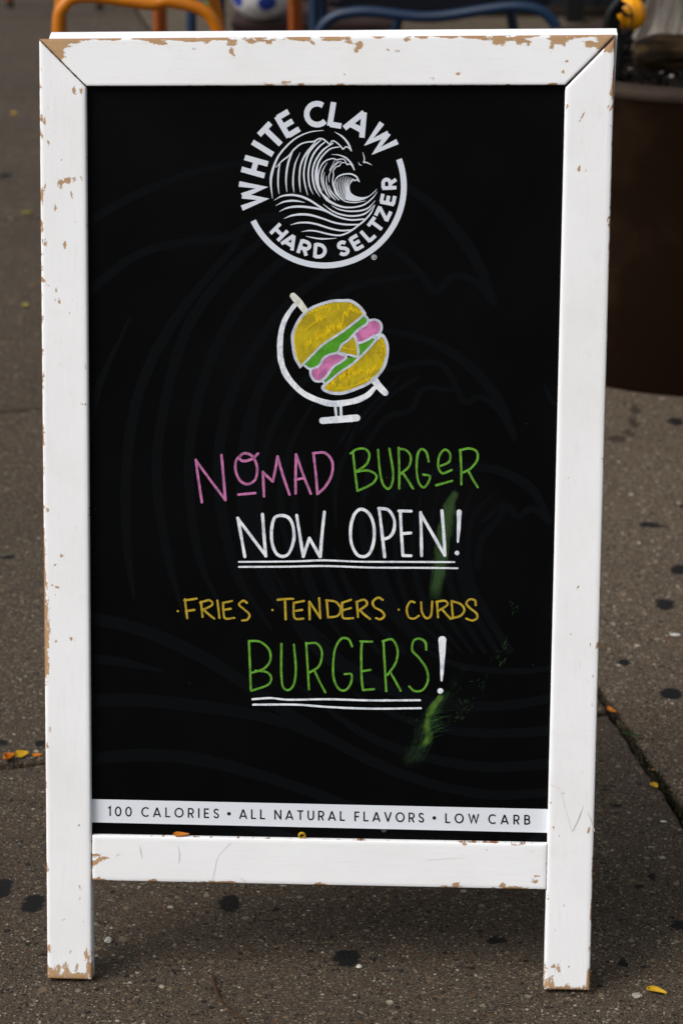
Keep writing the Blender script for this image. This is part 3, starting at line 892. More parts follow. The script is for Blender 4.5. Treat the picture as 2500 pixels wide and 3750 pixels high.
scr += [([(425, 870), (390, 770), (368, 640), (372, 560), (400, 470), (440, 400)], 14), ([(395, 520), (440, 515), (490, 500), (520, 470), (560, 440), (610, 410), (700, 365)], 9), ([(800, 1115), (900, 1115), (1000, 1085), (1130, 1030)], 9), ([(865, 690), (920, 705), (1005, 715)], 10), ([(1270, 600), (1305, 680), (1305, 760)], 10)]
art('burger_drawing', YEL, strokes=scr, base=.0009, label='bright yellow shading scribbled on the burger drawing')
ow = [26, 30, 28, 30, 26]
art('burger_drawing', WH2, base=.0012, label='pale outline of the burger drawing', strokes=[(BUN + [(1098, 345)], 32), (CUT1 + [(425, 898)], 24), ([(1095, 350), (1132, 402), (1112, 450), (1040, 497), (985, 550), (930, 612), (860, 662), (815, 740), (720, 770), (662, 810), (622, 880), (530, 915), (470, 880)], 24),
     ([(1130, 415), (1165, 405), (1210, 402), (1258, 430), (1273, 485), (1248, 548), (1180, 580), (1110, 620), (1028, 642), (988, 560)], 26), ([(530, 920), (538, 985), (575, 1035), (635, 1045), (680, 1012), (720, 965), (770, 895), (850, 842), (905, 790), (820, 752)], 26), ([(985, 565), (1020, 650), (1026, 778), (940, 770), (815, 742)], 24), ([(660, 1045), (700, 1062), (840, 950), (960, 870), (1060, 780), (1150, 690), (1222, 600)], 24),
     ([(1195, 572), (1225, 605), (1275, 560), (1322, 630), (1335, 745), (1300, 885), (1230, 985), (1140, 1062), (1020, 1118), (880, 1165), (770, 1168), (700, 1148), (658, 1112), (695, 1070)], 32)])
art('globe_drawing', WH, base=.0012, label='white globe stand drawn around the burger', strokes=[([(365, 252), (300, 340), (250, 440), (222, 560), (214, 700), (225, 830), (270, 960), (350, 1070), (460, 1170), (600, 1238), (740, 1276), (880, 1270), (1020, 1240), (1130, 1185), (1200, 1112)], [46, 50, 55, 58, 62, 62, 60, 60, 58, 60, 66, 64, 62, 58, 46]),
     ([(1200, 1035), (1250, 1100), (1312, 1165)], [82, 78, 66]), ([(790, 1300), (800, 1405)], 28), ([(848, 1310), (852, 1405)], 28), ([(658, 1455), (830, 1442), (1015, 1426)], 72)])
art('globe_drawing', CREAM, base=.0016, label='cream peg at the top of the globe drawing', strokes=[([(350, 152), (420, 232), (472, 300)], [66, 74, 66])])

# ---- hand lettering
M3, S3 = mapper(600, 1580, .7972), .7972 * PXM
M4, S4 = mapper(600, 2130, .861), .861 * PXM
NOMAD = [[(175, 325), (160, 225), (147, 130)], [(147, 132), (215, 225), (283, 315)], [(283, 315), (274, 210), (265, 108)],
         [(432, 102), (405, 126), (365, 136), (347, 120), (370, 100), (408, 115), (428, 165), (420, 220), (385, 242), (350, 225), (330, 180), (332, 135), (350, 112)], [(342, 290), (420, 283)],
         [(460, 298), (457, 240), (455, 185)], [(455, 187), (500, 230)], [(500, 230), (512, 175), (522, 115)], [(522, 115), (548, 205), (577, 290)], [(605, 285), (605, 195), (607, 105)], [(607, 105), (640, 200), (675, 286)], [(602, 222), (642, 214)],
         [(705, 285), (697, 190), (687, 100)], [(685, 100), (740, 99), (773, 140), (770, 200), (740, 255), (705, 287)]]
art('lettering', PNK2, [(s, 12) for s in NOMAD], M=M3, S=S3, label='pink hand lettered word NOMAD')
BUR1 = [[(888, 272), (878, 190), (868, 95)], [(857, 101), (885, 82), (922, 80), (943, 105), (930, 150), (880, 186)], [(880, 186), (935, 179), (974, 200), (968, 228), (940, 250), (888, 273)], [(983, 85), (990, 170), (1003, 235), (1025, 263), (1044, 248), (1052, 190), (1035, 80)],
        [(1080, 262), (1080, 170), (1077, 75)], [(1077, 80), (1110, 85), (1133, 115), (1125, 160), (1085, 196)], [(1095, 188), (1120, 225), (1143, 262)], [(1215, 138), (1205, 97), (1183, 81), (1165, 105), (1160, 170), (1168, 230), (1190, 257), (1210, 240), (1221, 206), (1190, 198)],
        [(1265, 160), (1308, 140), (1313, 102), (1290, 83), (1265, 110), (1259, 160), (1278, 192), (1320, 177)], [(1250, 247), (1322, 227)], [(1365, 243), (1364, 160), (1360, 85)], [(1358, 87), (1400, 78), (1435, 92), (1438, 130), (1410, 168), (1375, 188)], [(1395, 178), (1418, 220), (1440, 256)]]
art('lettering', GRN2, [(s, 10.5) for s in BUR1], M=M3, S=S3, label='green hand lettered word BURGER')
NOW = [[(372, 575), (357, 490), (340, 398)], [(340, 400), (400, 480), (468, 570)], [(468, 572), (460, 475), (453, 380)], [(540, 386), (508, 398), (495, 450), (497, 510), (515, 558), (545, 574), (575, 558), (596, 500), (594, 440), (575, 398), 'c'], [(610, 385), (625, 480), (640, 574)], [(640, 574), (668, 490)], [(668, 490), (716, 574)], [(718, 575), (726, 475), (737, 370)],
       [(905, 357), (874, 382), (858, 440), (860, 510), (884, 562), (915, 575), (945, 558), (964, 500), (963, 430), (942, 378), 'c'], [(1013, 575), (1001, 465), (988, 355)], [(986, 353), (1030, 361), (1057, 405), (1055, 455), (1035, 485), (1003, 496)], [(1085, 365), (1090, 468), (1097, 570)], [(1078, 365), (1135, 366)], [(1090, 470), (1133, 466)], [(1097, 570), (1134, 571)],
       [(1183, 570), (1181, 470), (1178, 372)], [(1178, 377), (1235, 475), (1288, 568)], [(1290, 570), (1284, 465), (1276, 364)]]
UL = [[(345, 599), (500, 598), (620, 596), (740, 592), (900, 598), (1100, 599), (1333, 600)], [(345, 622), (560, 621), (740, 618), (950, 625), (1150, 626), (1348, 628)]]
art('lettering', WH, [(s, 14.5) for s in NOW], M=M3, S=S3, base=.0009, label='white hand lettered words NOW OPEN')
art('exclamation_mark', WH, [([(1355, 370), (1353, 440), (1349, 507)], [24, 18, 10])], dots=[((1345, 558), 11)], M=M3, S=S3, base=.0009)
for s_ in UL: art('underline', WH, [(s_, 9)], M=M3, S=S3, base=.0009)
MENU = [[(100, 155), (90, 75)], [(88, 80), (140, 72)], [(95, 125), (130, 120)], [(165, 150), (158, 85)], [(155, 89), (193, 79), (206, 98), (165, 121)], [(167, 117), (190, 138), (215, 157)], [(237, 155), (228, 80)], [(252, 90), (290, 82)], [(252, 90), (255, 140), (264, 157), (300, 154)], [(254, 120), (285, 115)], [(353, 90), (338, 81), (320, 97), (342, 118), (364, 140), (355, 161), (333, 165)],
        [(483, 77), (515, 74), (550, 73)], [(515, 78), (518, 160)], [(552, 90), (595, 82)], [(552, 90), (552, 140), (562, 158), (593, 157)], [(553, 125), (588, 120)], [(620, 160), (618, 85)], [(620, 86), (665, 155)], [(665, 155), (660, 70)], [(698, 150), (692, 80)], [(690, 79), (730, 86), (752, 115), (738, 145), (698, 152)], [(757, 90), (795, 77)], [(758, 90), (758, 140), (767, 156), (805, 155)], [(758, 122), (795, 112)],
        [(825, 150), (820, 85)], [(818, 86), (852, 77), (862, 98), (825, 126)], [(832, 120), (852, 140), (876, 158)], [(930, 77), (910, 68), (888, 85), (895, 108), (925, 125), (937, 145), (920, 160), (902, 155)], [(1065, 88), (1047, 85), (1032, 115), (1040, 150), (1063, 157), (1083, 145)], [(1093, 88), (1097, 130), (1115, 155), (1135, 143), (1140, 85)], [(1165, 152), (1160, 85)], [(1158, 86), (1193, 81), (1205, 98), (1168, 123)], [(1180, 115), (1200, 138), (1219, 158)],
        [(1228, 155), (1222, 82)], [(1222, 82), (1260, 95), (1277, 120), (1260, 145), (1225, 155)], [(1325, 100), (1322, 80), (1300, 75), (1285, 92), (1300, 112), (1328, 135), (1330, 155), (1310, 165), (1285, 157)]]
art('lettering', YEL2, [(s, 9.5) for s in MENU], dots=[((60, 125), 5), ((462, 120), 5), ((998, 119), 5)], M=M4, S=S4, base=.0009, label='ochre hand lettered line FRIES TENDERS CURDS')
BURS = [[(370, 462), (366, 350), (362, 252)], [(362, 252), (410, 256), (448, 290), (452, 335), (425, 370), (372, 388)], [(390, 378), (438, 385), (457, 410), (440, 440), (372, 464)], [(500, 265), (499, 340), (500, 400), (507, 448), (530, 461), (553, 435), (561, 370), (553, 268)], [(617, 458), (611, 360), (605, 260)], [(605, 263), (650, 263), (672, 300), (660, 358), (615, 389)], [(640, 378), (662, 425), (686, 471)],
        [(800, 275), (785, 245), (755, 242), (730, 280), (720, 340), (722, 410), (743, 455), (773, 461), (795, 430), (797, 394), (768, 393)], [(842, 255), (839, 300), (840, 400), (846, 460)], [(835, 254), (885, 255)], [(842, 381), (878, 375)], [(846, 461), (893, 457)], [(945, 465), (939, 360), (933, 255)], [(930, 253), (970, 246), (993, 290), (985, 345), (950, 397)], [(962, 385), (985, 425), (1006, 464)],
        [(1115, 289), (1110, 257), (1085, 242), (1060, 254), (1056, 293), (1085, 325), (1115, 370), (1122, 420), (1100, 460), (1065, 465), (1042, 445)]]
art('lettering', GRN2, [(s, 9.5) for s in BURS], M=M4, S=S4, base=.0009, label='tall green hand lettered word BURGERS')
for s_ in ([(377, 500), (455, 495), (530, 502), (700, 500), (880, 505), (1088, 504)], [(380, 523), (560, 523), (700, 533), (880, 540), (1092, 538)]): art('underline', WH, [(s_, 9)], M=M4, S=S4, base=.0009)
art('exclamation_mark', WH, [([(1183, 248), (1183, 330), (1180, 420)], [38, 22, 10])], dots=[((1175, 465), 13)], M=M4, S=S4, base=.0009, label='white exclamation mark after BURGERS')

# ---- green smears
def smear(pts, ws, col, dens, base, label=None):
    a = Art(base)
    a.line([OB(*p, PW) for p in pts], [w * PXM for w in ws], cap=False, smooth=10)
    return a.done('paint_smear', mat_smear('green_smear', col, dens, .72), panel, label)
smear([(1672, 1795), (1646, 1850), (1630, 1930), (1612, 2060), (1600, 2130), (1588, 2205)], [26, 60, 74, 66, 60, 50], srgb(66, 96, 54), .80, .0004, 'green brushed smear across the word OPEN')
smear([(1640, 2530), (1590, 2600), (1556, 2680), (1520, 2760), (1470, 2800)], [50, 90, 130, 110, 60], srgb(46, 68, 44), .42, .0010, 'green brushed smear under BURGERS')
smear([(1622, 2540), (1580, 2600), (1562, 2660), (1568, 2700), (1540, 2740)], [30, 46, 40, 46, 24], srgb(104, 150, 58), .55, .0013, 'bright green core of the lower smear')
smear([(1620, 2560), (1700, 2440), (1650, 2480)][:2], [40, 90], srgb(30, 60, 32), .15, .0016)
# dry flecks of the same paint trailing up to the right
FL = mat_smear('green_flecks', srgb(70, 110, 56), .55)
rf = random.Random(17)
a_ = Art(.0018)
for cx_, cy_, sx_, sy_, n_ in ((1880, 2230, 10, 34, 9), (1845, 2370, 14, 20, 12), (1825, 2425, 18, 22, 14), (1700, 2585, 26, 22, 16), (1660, 2630, 30, 22, 14), (1760, 2510, 30, 34, 9), (1520, 2640, 30, 40, 8), (1640, 2560, 40, 30, 10)):
    for _ in range(n_):
        x_, y_ = rf.gauss(cx_, sx_ * .7), rf.gauss(cy_, sy_ * .7)
        l_, an_ = rf.uniform(6, 22), rf.gauss(-.95, .45)
        a_.line([OB(x_, y_, PW), OB(x_ + l_ * math.cos(an_) * .5 + rf.uniform(-2, 2), y_ + l_ * math.sin(an_) * .5, PW), OB(x_ + l_ * math.cos(an_), y_ + l_ * math.sin(an_), PW)], [.6 * PXM, rf.uniform(1.5, 4) * PXM, .6 * PXM], cap=False, smooth=4)
for _ in range(26):                        # hairs combed out of the bright core
    t_ = rf.random()
    x_, y_ = 1578 + rf.uniform(-6, 10) - 20 * t_, 2590 + 130 * t_
    l_, an_ = rf.uniform(30, 95), rf.gauss(-.28, .16)
    a_.line([OB(x_, y_, PW), OB(x_ + l_ * .5 * math.cos(an_), y_ + l_ * .5 * math.sin(an_) - 3, PW), OB(x_ + l_ * math.cos(an_), y_ + l_ * math.sin(an_), PW)], [rf.uniform(2, 4) * PXM, 1.6 * PXM, .5 * PXM], cap=False, smooth=4)
o = a_.done('paint_smear', FL, panel, 'dry green flecks trailing to the right of BURGERS')
o['kind'] = 'stuff'

# ---- printed band with its caption
band = Art(.0004)
q = [OB(300, 2925.5, PW), OB(2050, 2963.8, PW), OB(2050, 3050.5, PW), OB(300, 3010.5, PW)]
band.bm.faces.new([band.bm.verts.new(band.pt((max(PANEL_U[0] + .0005, min(PANEL_U[1] - .0005, p[0])), p[1]))) for p in q])
band.done('caption_band', mat_print('band_white', (0.70, 0.725, 0.77)), panel)
M5 = mapper(300, 2850, 1.148)
cap_ = Art(.0008)
def word(txt, x0, x1):
    tot = sum(GL[c][0] for c in txt)
    H = 31.0
    n = len(txt)
    ink = tot * H * .93
    sp = (x1 - x0 - ink) / max(1, n - 1)
    x = x0
    for c in txt:
        wdt = GL[c][0] * H * .93
        base = lambda xx: 120.5 + (xx - 82) * (148 - 120.5) / (1428 - 82)
        glyph(cap_, c, lambda q, x=x, wdt=wdt, c=c: M5((x + q[0] / GL[c][0] * wdt, base(x + q[0] / GL[c][0] * wdt) - q[1] * H)), 4.9 * 1.148 * PXM)
        x += wdt + sp
for t_, a_, b_ in (('100', 84, 160), ('CALORIES', 190, 437), ('ALL', 502, 584), ('NATURAL', 614, 838), ('FLAVORS', 869, 1090), ('LOW', 1158, 1266), ('CARB', 1295, 1428)): word(t_, a_, b_)
for x in (469, 1123): cap_.dot(M5((x, 105 + (x - 82) * .0204)), 6.2 * 1.148 * PXM)
cap_.done('caption_lettering', mat_print('black_print', (0.006, 0.006, 0.007)), panel, 'black capitals 100 CALORIES, ALL NATURAL FLAVORS, LOW CARB')
gd = Art(.0002)
gd.dot(OB(1405, 3038, PW), 11 * PXM)
gd.done('printed_dot', mat_print('slate_print', (0.045, 0.055, 0.065)), panel)

# ---- faint scratches in the white paint
def scratch(lines, col, parent_w=0.0003):
    a = Art()
    a.w = parent_w
    for pts, w in lines: a.line([OB(*p) for p in pts], [x * PXM for x in w] if isinstance(w, (list, tuple)) else w * PXM, smooth=6, jit=.4)
    return a.done('scratch', mat_plain('scratch_mark', col, .8, .1), sign)
for L_, C_ in (([([(2134, 2950), (2118, 2995), (2095, 3044)], [1, 4, 3]), ([(2092, 3044), (2060, 2930), (2040, 2885), (2014, 2875)], [1, .8, 1, 2]), ([(2150, 2972), (2165, 3010), (2176, 3045)], [1, 3, 2])], (0.58, 0.54, 0.49)),
               ([([(513, 3098), (516, 3120), (521, 3145)], [1, 4, 2]), ([(652, 3095), (658, 3130), (655, 3160)], [1, 4, 2]), ([(845, 3086), (800, 3135), (788, 3180), (778, 3225)], [2, 1, 2, 1]), ([(880, 3215), (900, 3228)], 3), ([(1560, 3150), (1700, 3140)], 1.5)], (0.62, 0.61, 0.58))):
    for q_ in L_: scratch([q_], C_).location = (0, 0, -GZ)

# ---- rear leaf of the board, hinged at the top
tb = board_pt(0, TL[1], -0.02)
MIR = tb.y + 0.0008
rTL, rTR = (TL[0] + .0075, TL[1] + .0008), (TR[0] + .0035, TR[1] + .0012)
rit, rot_ = 0.0525, 0.0525
rbl, rbr = (rTL[0] + .002, .0), (rTR[0] - .002, .0)
riL, riR = (rTL[0] + rit, rTL[1] - rot_), (rTR[0] - rit, rTR[1] - rot_)
rB = hot([(1180 - 900, 112, 1, 1)])
topw = [(u, TL[1] + .001, r, .004, s) for u, r, s in ((-.135, .006, .6), (-.02, .005, .6), (.05, .003, .5))]
sb('top_rail', plank((rTL, rTR, riR, riL), topw, nu=0, rnd_n=4, seed=13, edge_w=-.45, mirror=MIR), WOOD_X, label='top rail of the rear leaf')
sb('stile', plank((rbl, (rbl[0] + rit, 0), (riL[0] - .0004, riL[1] - .0006), (rTL[0], rTL[1] - .0012)), [], step=.01, rnd_n=10, seed=14, mirror=MIR), WOOD_V, label='upright of the rear leaf')
sb('stile', plank(((rbr[0] - rit, 0), rbr, (rTR[0], rTR[1] - .0012), (riR[0] + .0004, riR[1] - .0006)), [], step=.01, rnd_n=10, seed=15, mirror=MIR), WOOD_V, label='upright of the rear leaf')
sb('bottom_rail', plank(((riL[0] + .001, RBL[1]), (riR[0] - .001, RBL[1]), (riR[0] - .001, RTL[1]), (riL[0] + .001, RTL[1])), [], nu=0, step=.01, rnd_n=6, seed=16, mirror=MIR), WOOD_X, label='bottom rail of the rear leaf')
bm = bmesh.new()
box(bm, (riL[0] - .012, RTL[1] - .012, PW - .006), (riR[0] + .012, riL[1] + .012, PW))
for v in bm.verts:
    v.co = board_pt(v.co.x, v.co.y, v.co.z)
    v.co.y = 2 * MIR - v.co.y
sb('menu_panel', bm, panel.data.materials[0], label='black panel of the rear leaf')
steel = mat_plain('hinge_steel', (0.25, 0.24, 0.22), .4, .5)
for u in (-.22, .22):
    bm = bmesh.new()
    p = board_pt(u, TL[1] - .035, -.0215)
    tube(bm, [(u - .03, MIR, p.z + .004), (u + .03, MIR, p.z + .004)], .004, 10)
    sb('hinge', bm, steel)

# ------------------------------------------------------------------ stools behind the board
BLACKR = mat_plain('black_rubber', (0.012, 0.012, 0.012), .7, .3)


def stool(label, col_m, seat_m, pos, rz, wf=.36, wr=.30, depth=.36, zh=.655, rad=.0128, sag=.022, tilt=0.0, splay=.05, group='metal tube stools behind the sign', shoulder=(.085, .085), slope=0.0, dipx=0.0):
    r = empty('tube_stool', pos, rz)
    tag(r, label, 'stool', group)
    def hoop(name, y, w, yfoot):
        h = w / 2
        sl, sr = shoulder
        bm = bmesh.new()
        kz = slope if name == 'front_hoop' else 0
        zt = lambda x: zh - rad + kz * x / h
        sag_ = sag
        pts = [(-h - splay * .9, yfoot, .012), (-h - splay * .35, (y + yfoot) / 2, zh * .5), (-h, y, zt(-h) - sl - .02), (-h + sl * .25, y, zt(-h) - sl * .28), (-h + sl, y, zt(-h)), (dipx * h, y, zt(0) - sag_), (h - sr, y, zt(h)), (h - sr * .25, y, zt(h) - sr * .28), (h, y, zt(h) - sr - .02), (h + splay * .35, (y + yfoot) / 2, zh * .5), (h + splay * .9, yfoot, .012)]
        tube(bm, spline(pts, 7), rad, 16)
        o = build(name, bm, col_m, r, True)
        for s in (0, -1):
            bm = bmesh.new()
            p = Vector(pts[s])
            tube(bm, [(p.x, p.y, 0), (p.x, p.y, .022)], rad * 1.12, 14)
            build('foot_cap', bm, BLACKR, o)
        return o
    hoop('front_hoop', -depth / 2, wf, -depth / 2 - .03)
    hoop('rear_hoop', depth / 2, wr, depth / 2 + .04)
    # saddle seat of bent slats between the two hoops
    bm = bmesh.new()
    n = 7
    for k in range(n):
        y0 = -depth / 2 + .016 + (depth - .03) * k / n
        y1 = y0 + (depth - .03) / n - .007
        sh = wf + (wr - wf) * (k / n)
        top = []
        for i in range(13):
            x = -sh * .44 + sh * .88 * i / 12
            z = zh - sag * 1.0 * (1 - (2 * x / sh) ** 2) + .004 + slope * 2 * x / sh
            top.append((x, z))
        va = [[bm.verts.new((x, yy, z + dz)) for x, z in top] for yy, dz in ((y0, 0), (y1, 0), (y1, -.006), (y0, -.006))]
        for a, b in zip(va, va[1:] + va[:1]):
            for i in range(12): bm.faces.new((a[i], a[i + 1], b[i + 1], b[i]))
        bm.faces.new([q[0] for q in va])
        bm.faces.new([q[-1] for q in va][::-1])
    build('seat', bm, seat_m, r)
    # foot rails
    for s in (-1, 1):
        bm = bmesh.new()
        tube(bm, [(s * (wf / 2 + splay * .42), -depth / 2 - .012, .26), (s * (wr / 2 + splay * .42), depth / 2 + .018, .26)], rad * .75, 12)
        build('foot_rail', bm, col_m, r, True)
    return r


ORA = mat_powder('orange_powder_coat', srgb(196, 112, 0))
ORB = mat_powder('burnt_orange_powder_coat', srgb(146, 70, 2))
BLU = mat_powder('blue_powder_coat', srgb(3, 34, 62))
NAVY = mat_powder('navy_powder_coat', srgb(6, 36, 62))
DNAVY = mat_plain('dark_navy_slats', (0.0016, 0.002, 0.004), .8, .05)
DRUST = mat_plain('dark_rust_slats', (0.05, 0.016, 0.003), .6, .15)
GREEN = mat_powder('green_powder_coat', srgb(50, 140, 40))


def stand(px, z, t):                       # ground point below the place seen at (px) on depth t
    y = CAM.y + t
    p = at_y(px, 30, y)
    return Vector((p.x, y, GZ))


def fit_stool(xl, xr, t, **k):
    a, b = at_y(xl, 60, CAM.y + t), at_y(xr, 60, CAM.y + t)
    return a, b


YO = CAM.y + 4.85
a_, b_ = at_y(166, 100, YO), at_y(778, 100, YO)
w_ = b_.x - a_.x
top_o = at_y(300, -32, YO).z
stool('bright orange tube stool, nearest of the orange ones, behind the sign', ORA, DRUST, ((a_.x + b_.x) / 2, YO + .18, GZ), R_(7.5), wf=w_ * .98, wr=w_ * 1.0, zh=top_o + .003, sag=.0105, splay=.02, shoulder=(.062, .105), slope=-.0065, dipx=.12)
# the blue one
YB = CAM.y + 5.85
a_, b_ = at_y(1168, 100, YB), at_y(2098, 100, YB)
w_ = b_.x - a_.x
top_b = at_y(1600, 6, YB).z
stool('wide blue tube stool with dark navy seat slats behind the sign', BLU, DNAVY, ((a_.x + b_.x) / 2, YB + .2, GZ), R_(-6.0), wf=w_, wr=.31, depth=.40, zh=top_b, sag=.0193, splay=.06, rad=.0134, shoulder=(.119, .114), slope=.0102, dipx=-.05)
# burnt orange stool behind, between the two
YC = CAM.y + 6.5
a_, b_ = at_y(566, 60, YC), at_y(1056, 60, YC)
stool('burnt orange tube stool standing right beside the ball, its seat above the picture', ORB, DRUST, ((a_.x + b_.x) / 2, YC + .18, GZ), R_(3.5), wf=(b_.x - a_.x) * .985, wr=(b_.x - a_.x) * 1.04, splay=.012, zh=.68)
# far orange stool: two feet seen
f1, f2 = on_ground(38, 27), on_ground(365, 38)
d_ = f2 - f1
stool('far orange tube stool on black feet at the upper left edge of the picture', ORB, DRUST, ((f1.x + f2.x) / 2 - .21 * d_.y / d_.length, (f1.y + f2.y) / 2 + .21 * d_.x / d_.length, GZ), math.atan2(d_.y, d_.x), wf=d_.length - .054, wr=.30, splay=.03)
# dark blue legs behind
YD = CAM.y + 6.1
a_ = at_y(716, 90, YD)
b_ = at_y(1160, 90, YD)
stool('dark blue tube stool half hidden between the orange stools', NAVY, DNAVY, ((a_.x + b_.x) / 2, YD + .2, GZ), R_(-3), wf=(b_.x - a_.x), wr=.27, splay=.012, zh=.665)
g_ = on_ground(762, 56)
stool('green tube stool far behind, one leg showing', GREEN, DNAVY, (g_.x + .17, g_.y + .2, GZ), R_(8), wf=.34, wr=.3, splay=.02)

# ------------------------------------------------------------------ dark box with a ball on it
YX = 4.95
pa, pb = at_y(852, 78, YX), at_y(1420, 78, YX)
BROWNW = mat_plain('dark_brown_stained_wood', srgb(50, 37, 36), .7, .15, .25, 14)
bxo = empty('wooden_box', ((pa.x + pb.x) / 2, YX + .2, GZ))
tag(bxo, 'dark brown wooden box standing under the ball behind the sign', 'box')
hw, zt = (pb.x - pa.x) / 2, pa.z - GZ
bm = bmesh.new()
for z0, z1 in ((0.01, zt * .33), (zt * .335, zt * .66), (zt * .665, zt - .02)): box(bm, (-hw, -.2, z0), (hw, .2, z1), .004)
build('side_boards', bm, BROWNW, bxo)
bm = bmesh.new()
for k in range(4): box(bm, (-hw - .006, -.206 + .103 * k, zt - .02), (hw + .006, -.206 + .103 * k + .1, zt), .003)
build('lid', bm, BROWNW, bxo)
pb_ = at_y(962, 66, YX + .085)
BR = .096
bm = bmesh.new()
bmesh.ops.create_icosphere(bm, subdivisions=5, radius=BR)
# sunk seams between panels
dirs = []
ph = (1 + 5 ** .5) / 2
for s1 in (-1, 1):
    for s2 in (-1, 1):
        dirs += [Vector((0, s1, s2 * ph)).normalized(), Vector((s1, s2 * ph, 0)).normalized(), Vector((s2 * ph, 0, s1)).normalized()]
ro = Euler((.5, .35, .9)).to_matrix()
dirs = [ro @ d for d in dirs]
PCL = bm.loops.layers.float_color.new('panel')
for f in bm.faces:
    d = f.calc_center_median().normalized()
    k = sorted(((d.dot(q)), i) for i, q in enumerate(dirs))[-2:]
    inp = d.dot(Vector((.26, -.85, -.32)).normalized()) > .955 or d.dot(Vector((-.72, -.62, -.22)).normalized()) > .955
    c = (.62, .62, .62)
    if inp: c = (.02, .05, .30)
    elif k[1][0] - k[0][0] < .012: c = (.30, .24, .28)
    for lp in f.loops: lp[PCL] = (*c, 1)
    f.smooth = True
t = NT('ball_panels')
bl = t.out(t.mix(t.step(t.noise(t.tc.outputs['Object'], 18, 5), .45, .7, 0, .4), t.attr('panel', 'Color'), (.2, .18, .16)), .45, .4)
tag(build('ball', bm, bl, smooth=True, loc=(pb_.x, YX + .03, GZ + zt + BR)), 'white football with dark blue panels resting on the dark box', 'ball')

# ------------------------------------------------------------------ dark tiled shopfront behind
WY = 6.55
wallx = at_y(1085, 20, WY).x
t = NT('dark_slate_cladding')
o = t.tc.outputs['Object']
n = t.noise(o, 3, 6, .6)
slate = t.out(t.mix(t.step(n, .3, .75), (0.006, 0.007, 0.009), (0.016, 0.018, 0.023)), .5, .25)
wall = empty('shopfront_wall', (wallx + 2.2, WY, GZ))
tag(wall, 'dark slate clad shopfront base behind the blue stool and planter', 'wall')
bm = bmesh.new()
for k in range(8):
    x0 = -2.2 + .55 * k
    box(bm, (x0 + .004, 0, .034), (x0 + .546, .04, 1.2), .003)
    box(bm, (x0 + .004, 0, 1.208), (x0 + .546, .04, 2.6), .003)
build('cladding', bm, slate, wall)
bm = bmesh.new()
box(bm, (-2.2, .03, 0), (2.2, .3, 2.6))
build('core', bm, mat_plain('shadow_gap', (0.004, 0.004, 0.004), .9, .1), wall)
bm = bmesh.new()
box(bm, (-2.2, -.03, 0), (2.2, .03, .034), .006)
build('plinth', bm, mat_plain('weathered_plinth', srgb(38, 31, 25), .8, .1, .3, 8), wall)
pp = at_y(2098, 40, WY - .05)
bm = bmesh.new()
box(bm, (-.032, -.03, 0), (.032, .03, 2.4), .006)
bmp = build('iron_post', bm, mat_plain('black_iron', (0.004, 0.004, 0.004), .6, .2), loc=(pp.x, WY - .12, GZ))
tag(bmp, 'black iron post standing against the dark shopfront between blue stool and lantern', 'post')

# ------------------------------------------------------------------ planter with trunk, bark, lantern
PR, PH = .42, .600
pcx, pcy = 0.665, 2.145 + PR * .955
plt = empty('planter', (pcx, pcy, GZ))
tag(plt, 'large round dark brown planter on the pavement right of the sign', 'planter')
t = NT('dark_brown_resin')
o = t.tc.outputs['Object']
n = t.noise(t.scale(o, (1, 1, 1.0)), 3.2, 6, .6)
brush = t.noise(t.scale(o, (3, 3, 160)), 1.0, 4, .6)
dirt = t.step(t.noise(o, 5, 5, .65), .45, .75)
c = t.mix(brush, (0.0070, 0.0031, 0.0012), (0.0112, 0.0052, 0.0023))
c = t.mix(t.math('MULTIPLY', dirt, .8), c, (0.022, 0.0125, 0.0065))
t.bump(brush, .12, .001)
pm = t.out(c, .68, .04)
rim_m = mat_plain('dusty_planter_rim', srgb(50, 39, 32), .75, .15, .3, 12)
bm = bmesh.new()
lathe(bm, [(PR * .955, 0), (PR * .962, .008), (PR * .985, .30), (PR, PH - .03), (PR + .004, PH - .014)], 128)
build('pot', bm, pm, plt, True)
bm = bmesh.new()
lathe(bm, [(PR + .0035, PH - .020), (PR + .007, PH - .016), (PR + .007, PH - .004), (PR + .003, PH), (PR - .05, PH), (PR - .055, PH - .006), (PR - .055, PH - .12)], 128)
build('rim', bm, rim_m, plt, True)
bm = bmesh.new()
rings = lathe(bm, [(PR - .05, PH - .035), (PR - .15, PH - .03), (PR - .3, PH - .025), (.02, PH - .02)], 96)
bm.faces.new(rings[-1])
for v in bm.verts: v.co.z += .014 * noise.fractal(v.co * 9, .8, 2, 5)
build('soil', bm, mat_plain('potting_soil', (0.004, 0.003, 0.0024), .95, .05, .5, 60), plt)
# bark mulch: chips and white crumbs
bm = bmesh.new()
rg = random.Random(5)
CI = bm.loops.layers.float_color.new('tone')
for k in range(1100):
    a, r = rg.uniform(-math.pi, math.pi), (PR - .07) * math.sqrt(rg.random())
    x, y = r * math.cos(a), r * math.sin(a)
    s = rg.uniform(.006, .02)
    white = rg.random() < .05
    if white: s *= .45
    mt = Matrix.Translation((x, y, PH - .026 + rg.uniform(0, .012))) @ Euler((rg.uniform(-.6, .6), rg.uniform(-.6, .6), rg.uniform(0, 6.28))).to_matrix().to_4x4()
    vs2 = box(bm, (-s, -s * .45, -s * .2), (s, s * .45, s * .2), 0, mt)
    k2 = rg.uniform(.4, 1.3)
    c = (.20, .18, .16) if white else (.0045 * k2, .003 * k2, .002 * k2)
    for f in {f for v in vs2 for f in v.link_faces}:
        for lp in f.loops: lp[CI] = (*c, 1)
t = NT('bark_mulch')
mul = t.out(t.attr('tone', 'Color'), .9, .1)
tag(build('mulch', bm, mul, loc=(pcx, pcy, GZ)), 'dark bark mulch with pale crumbs covering the planter soil', 'mulch', kind='stuff')

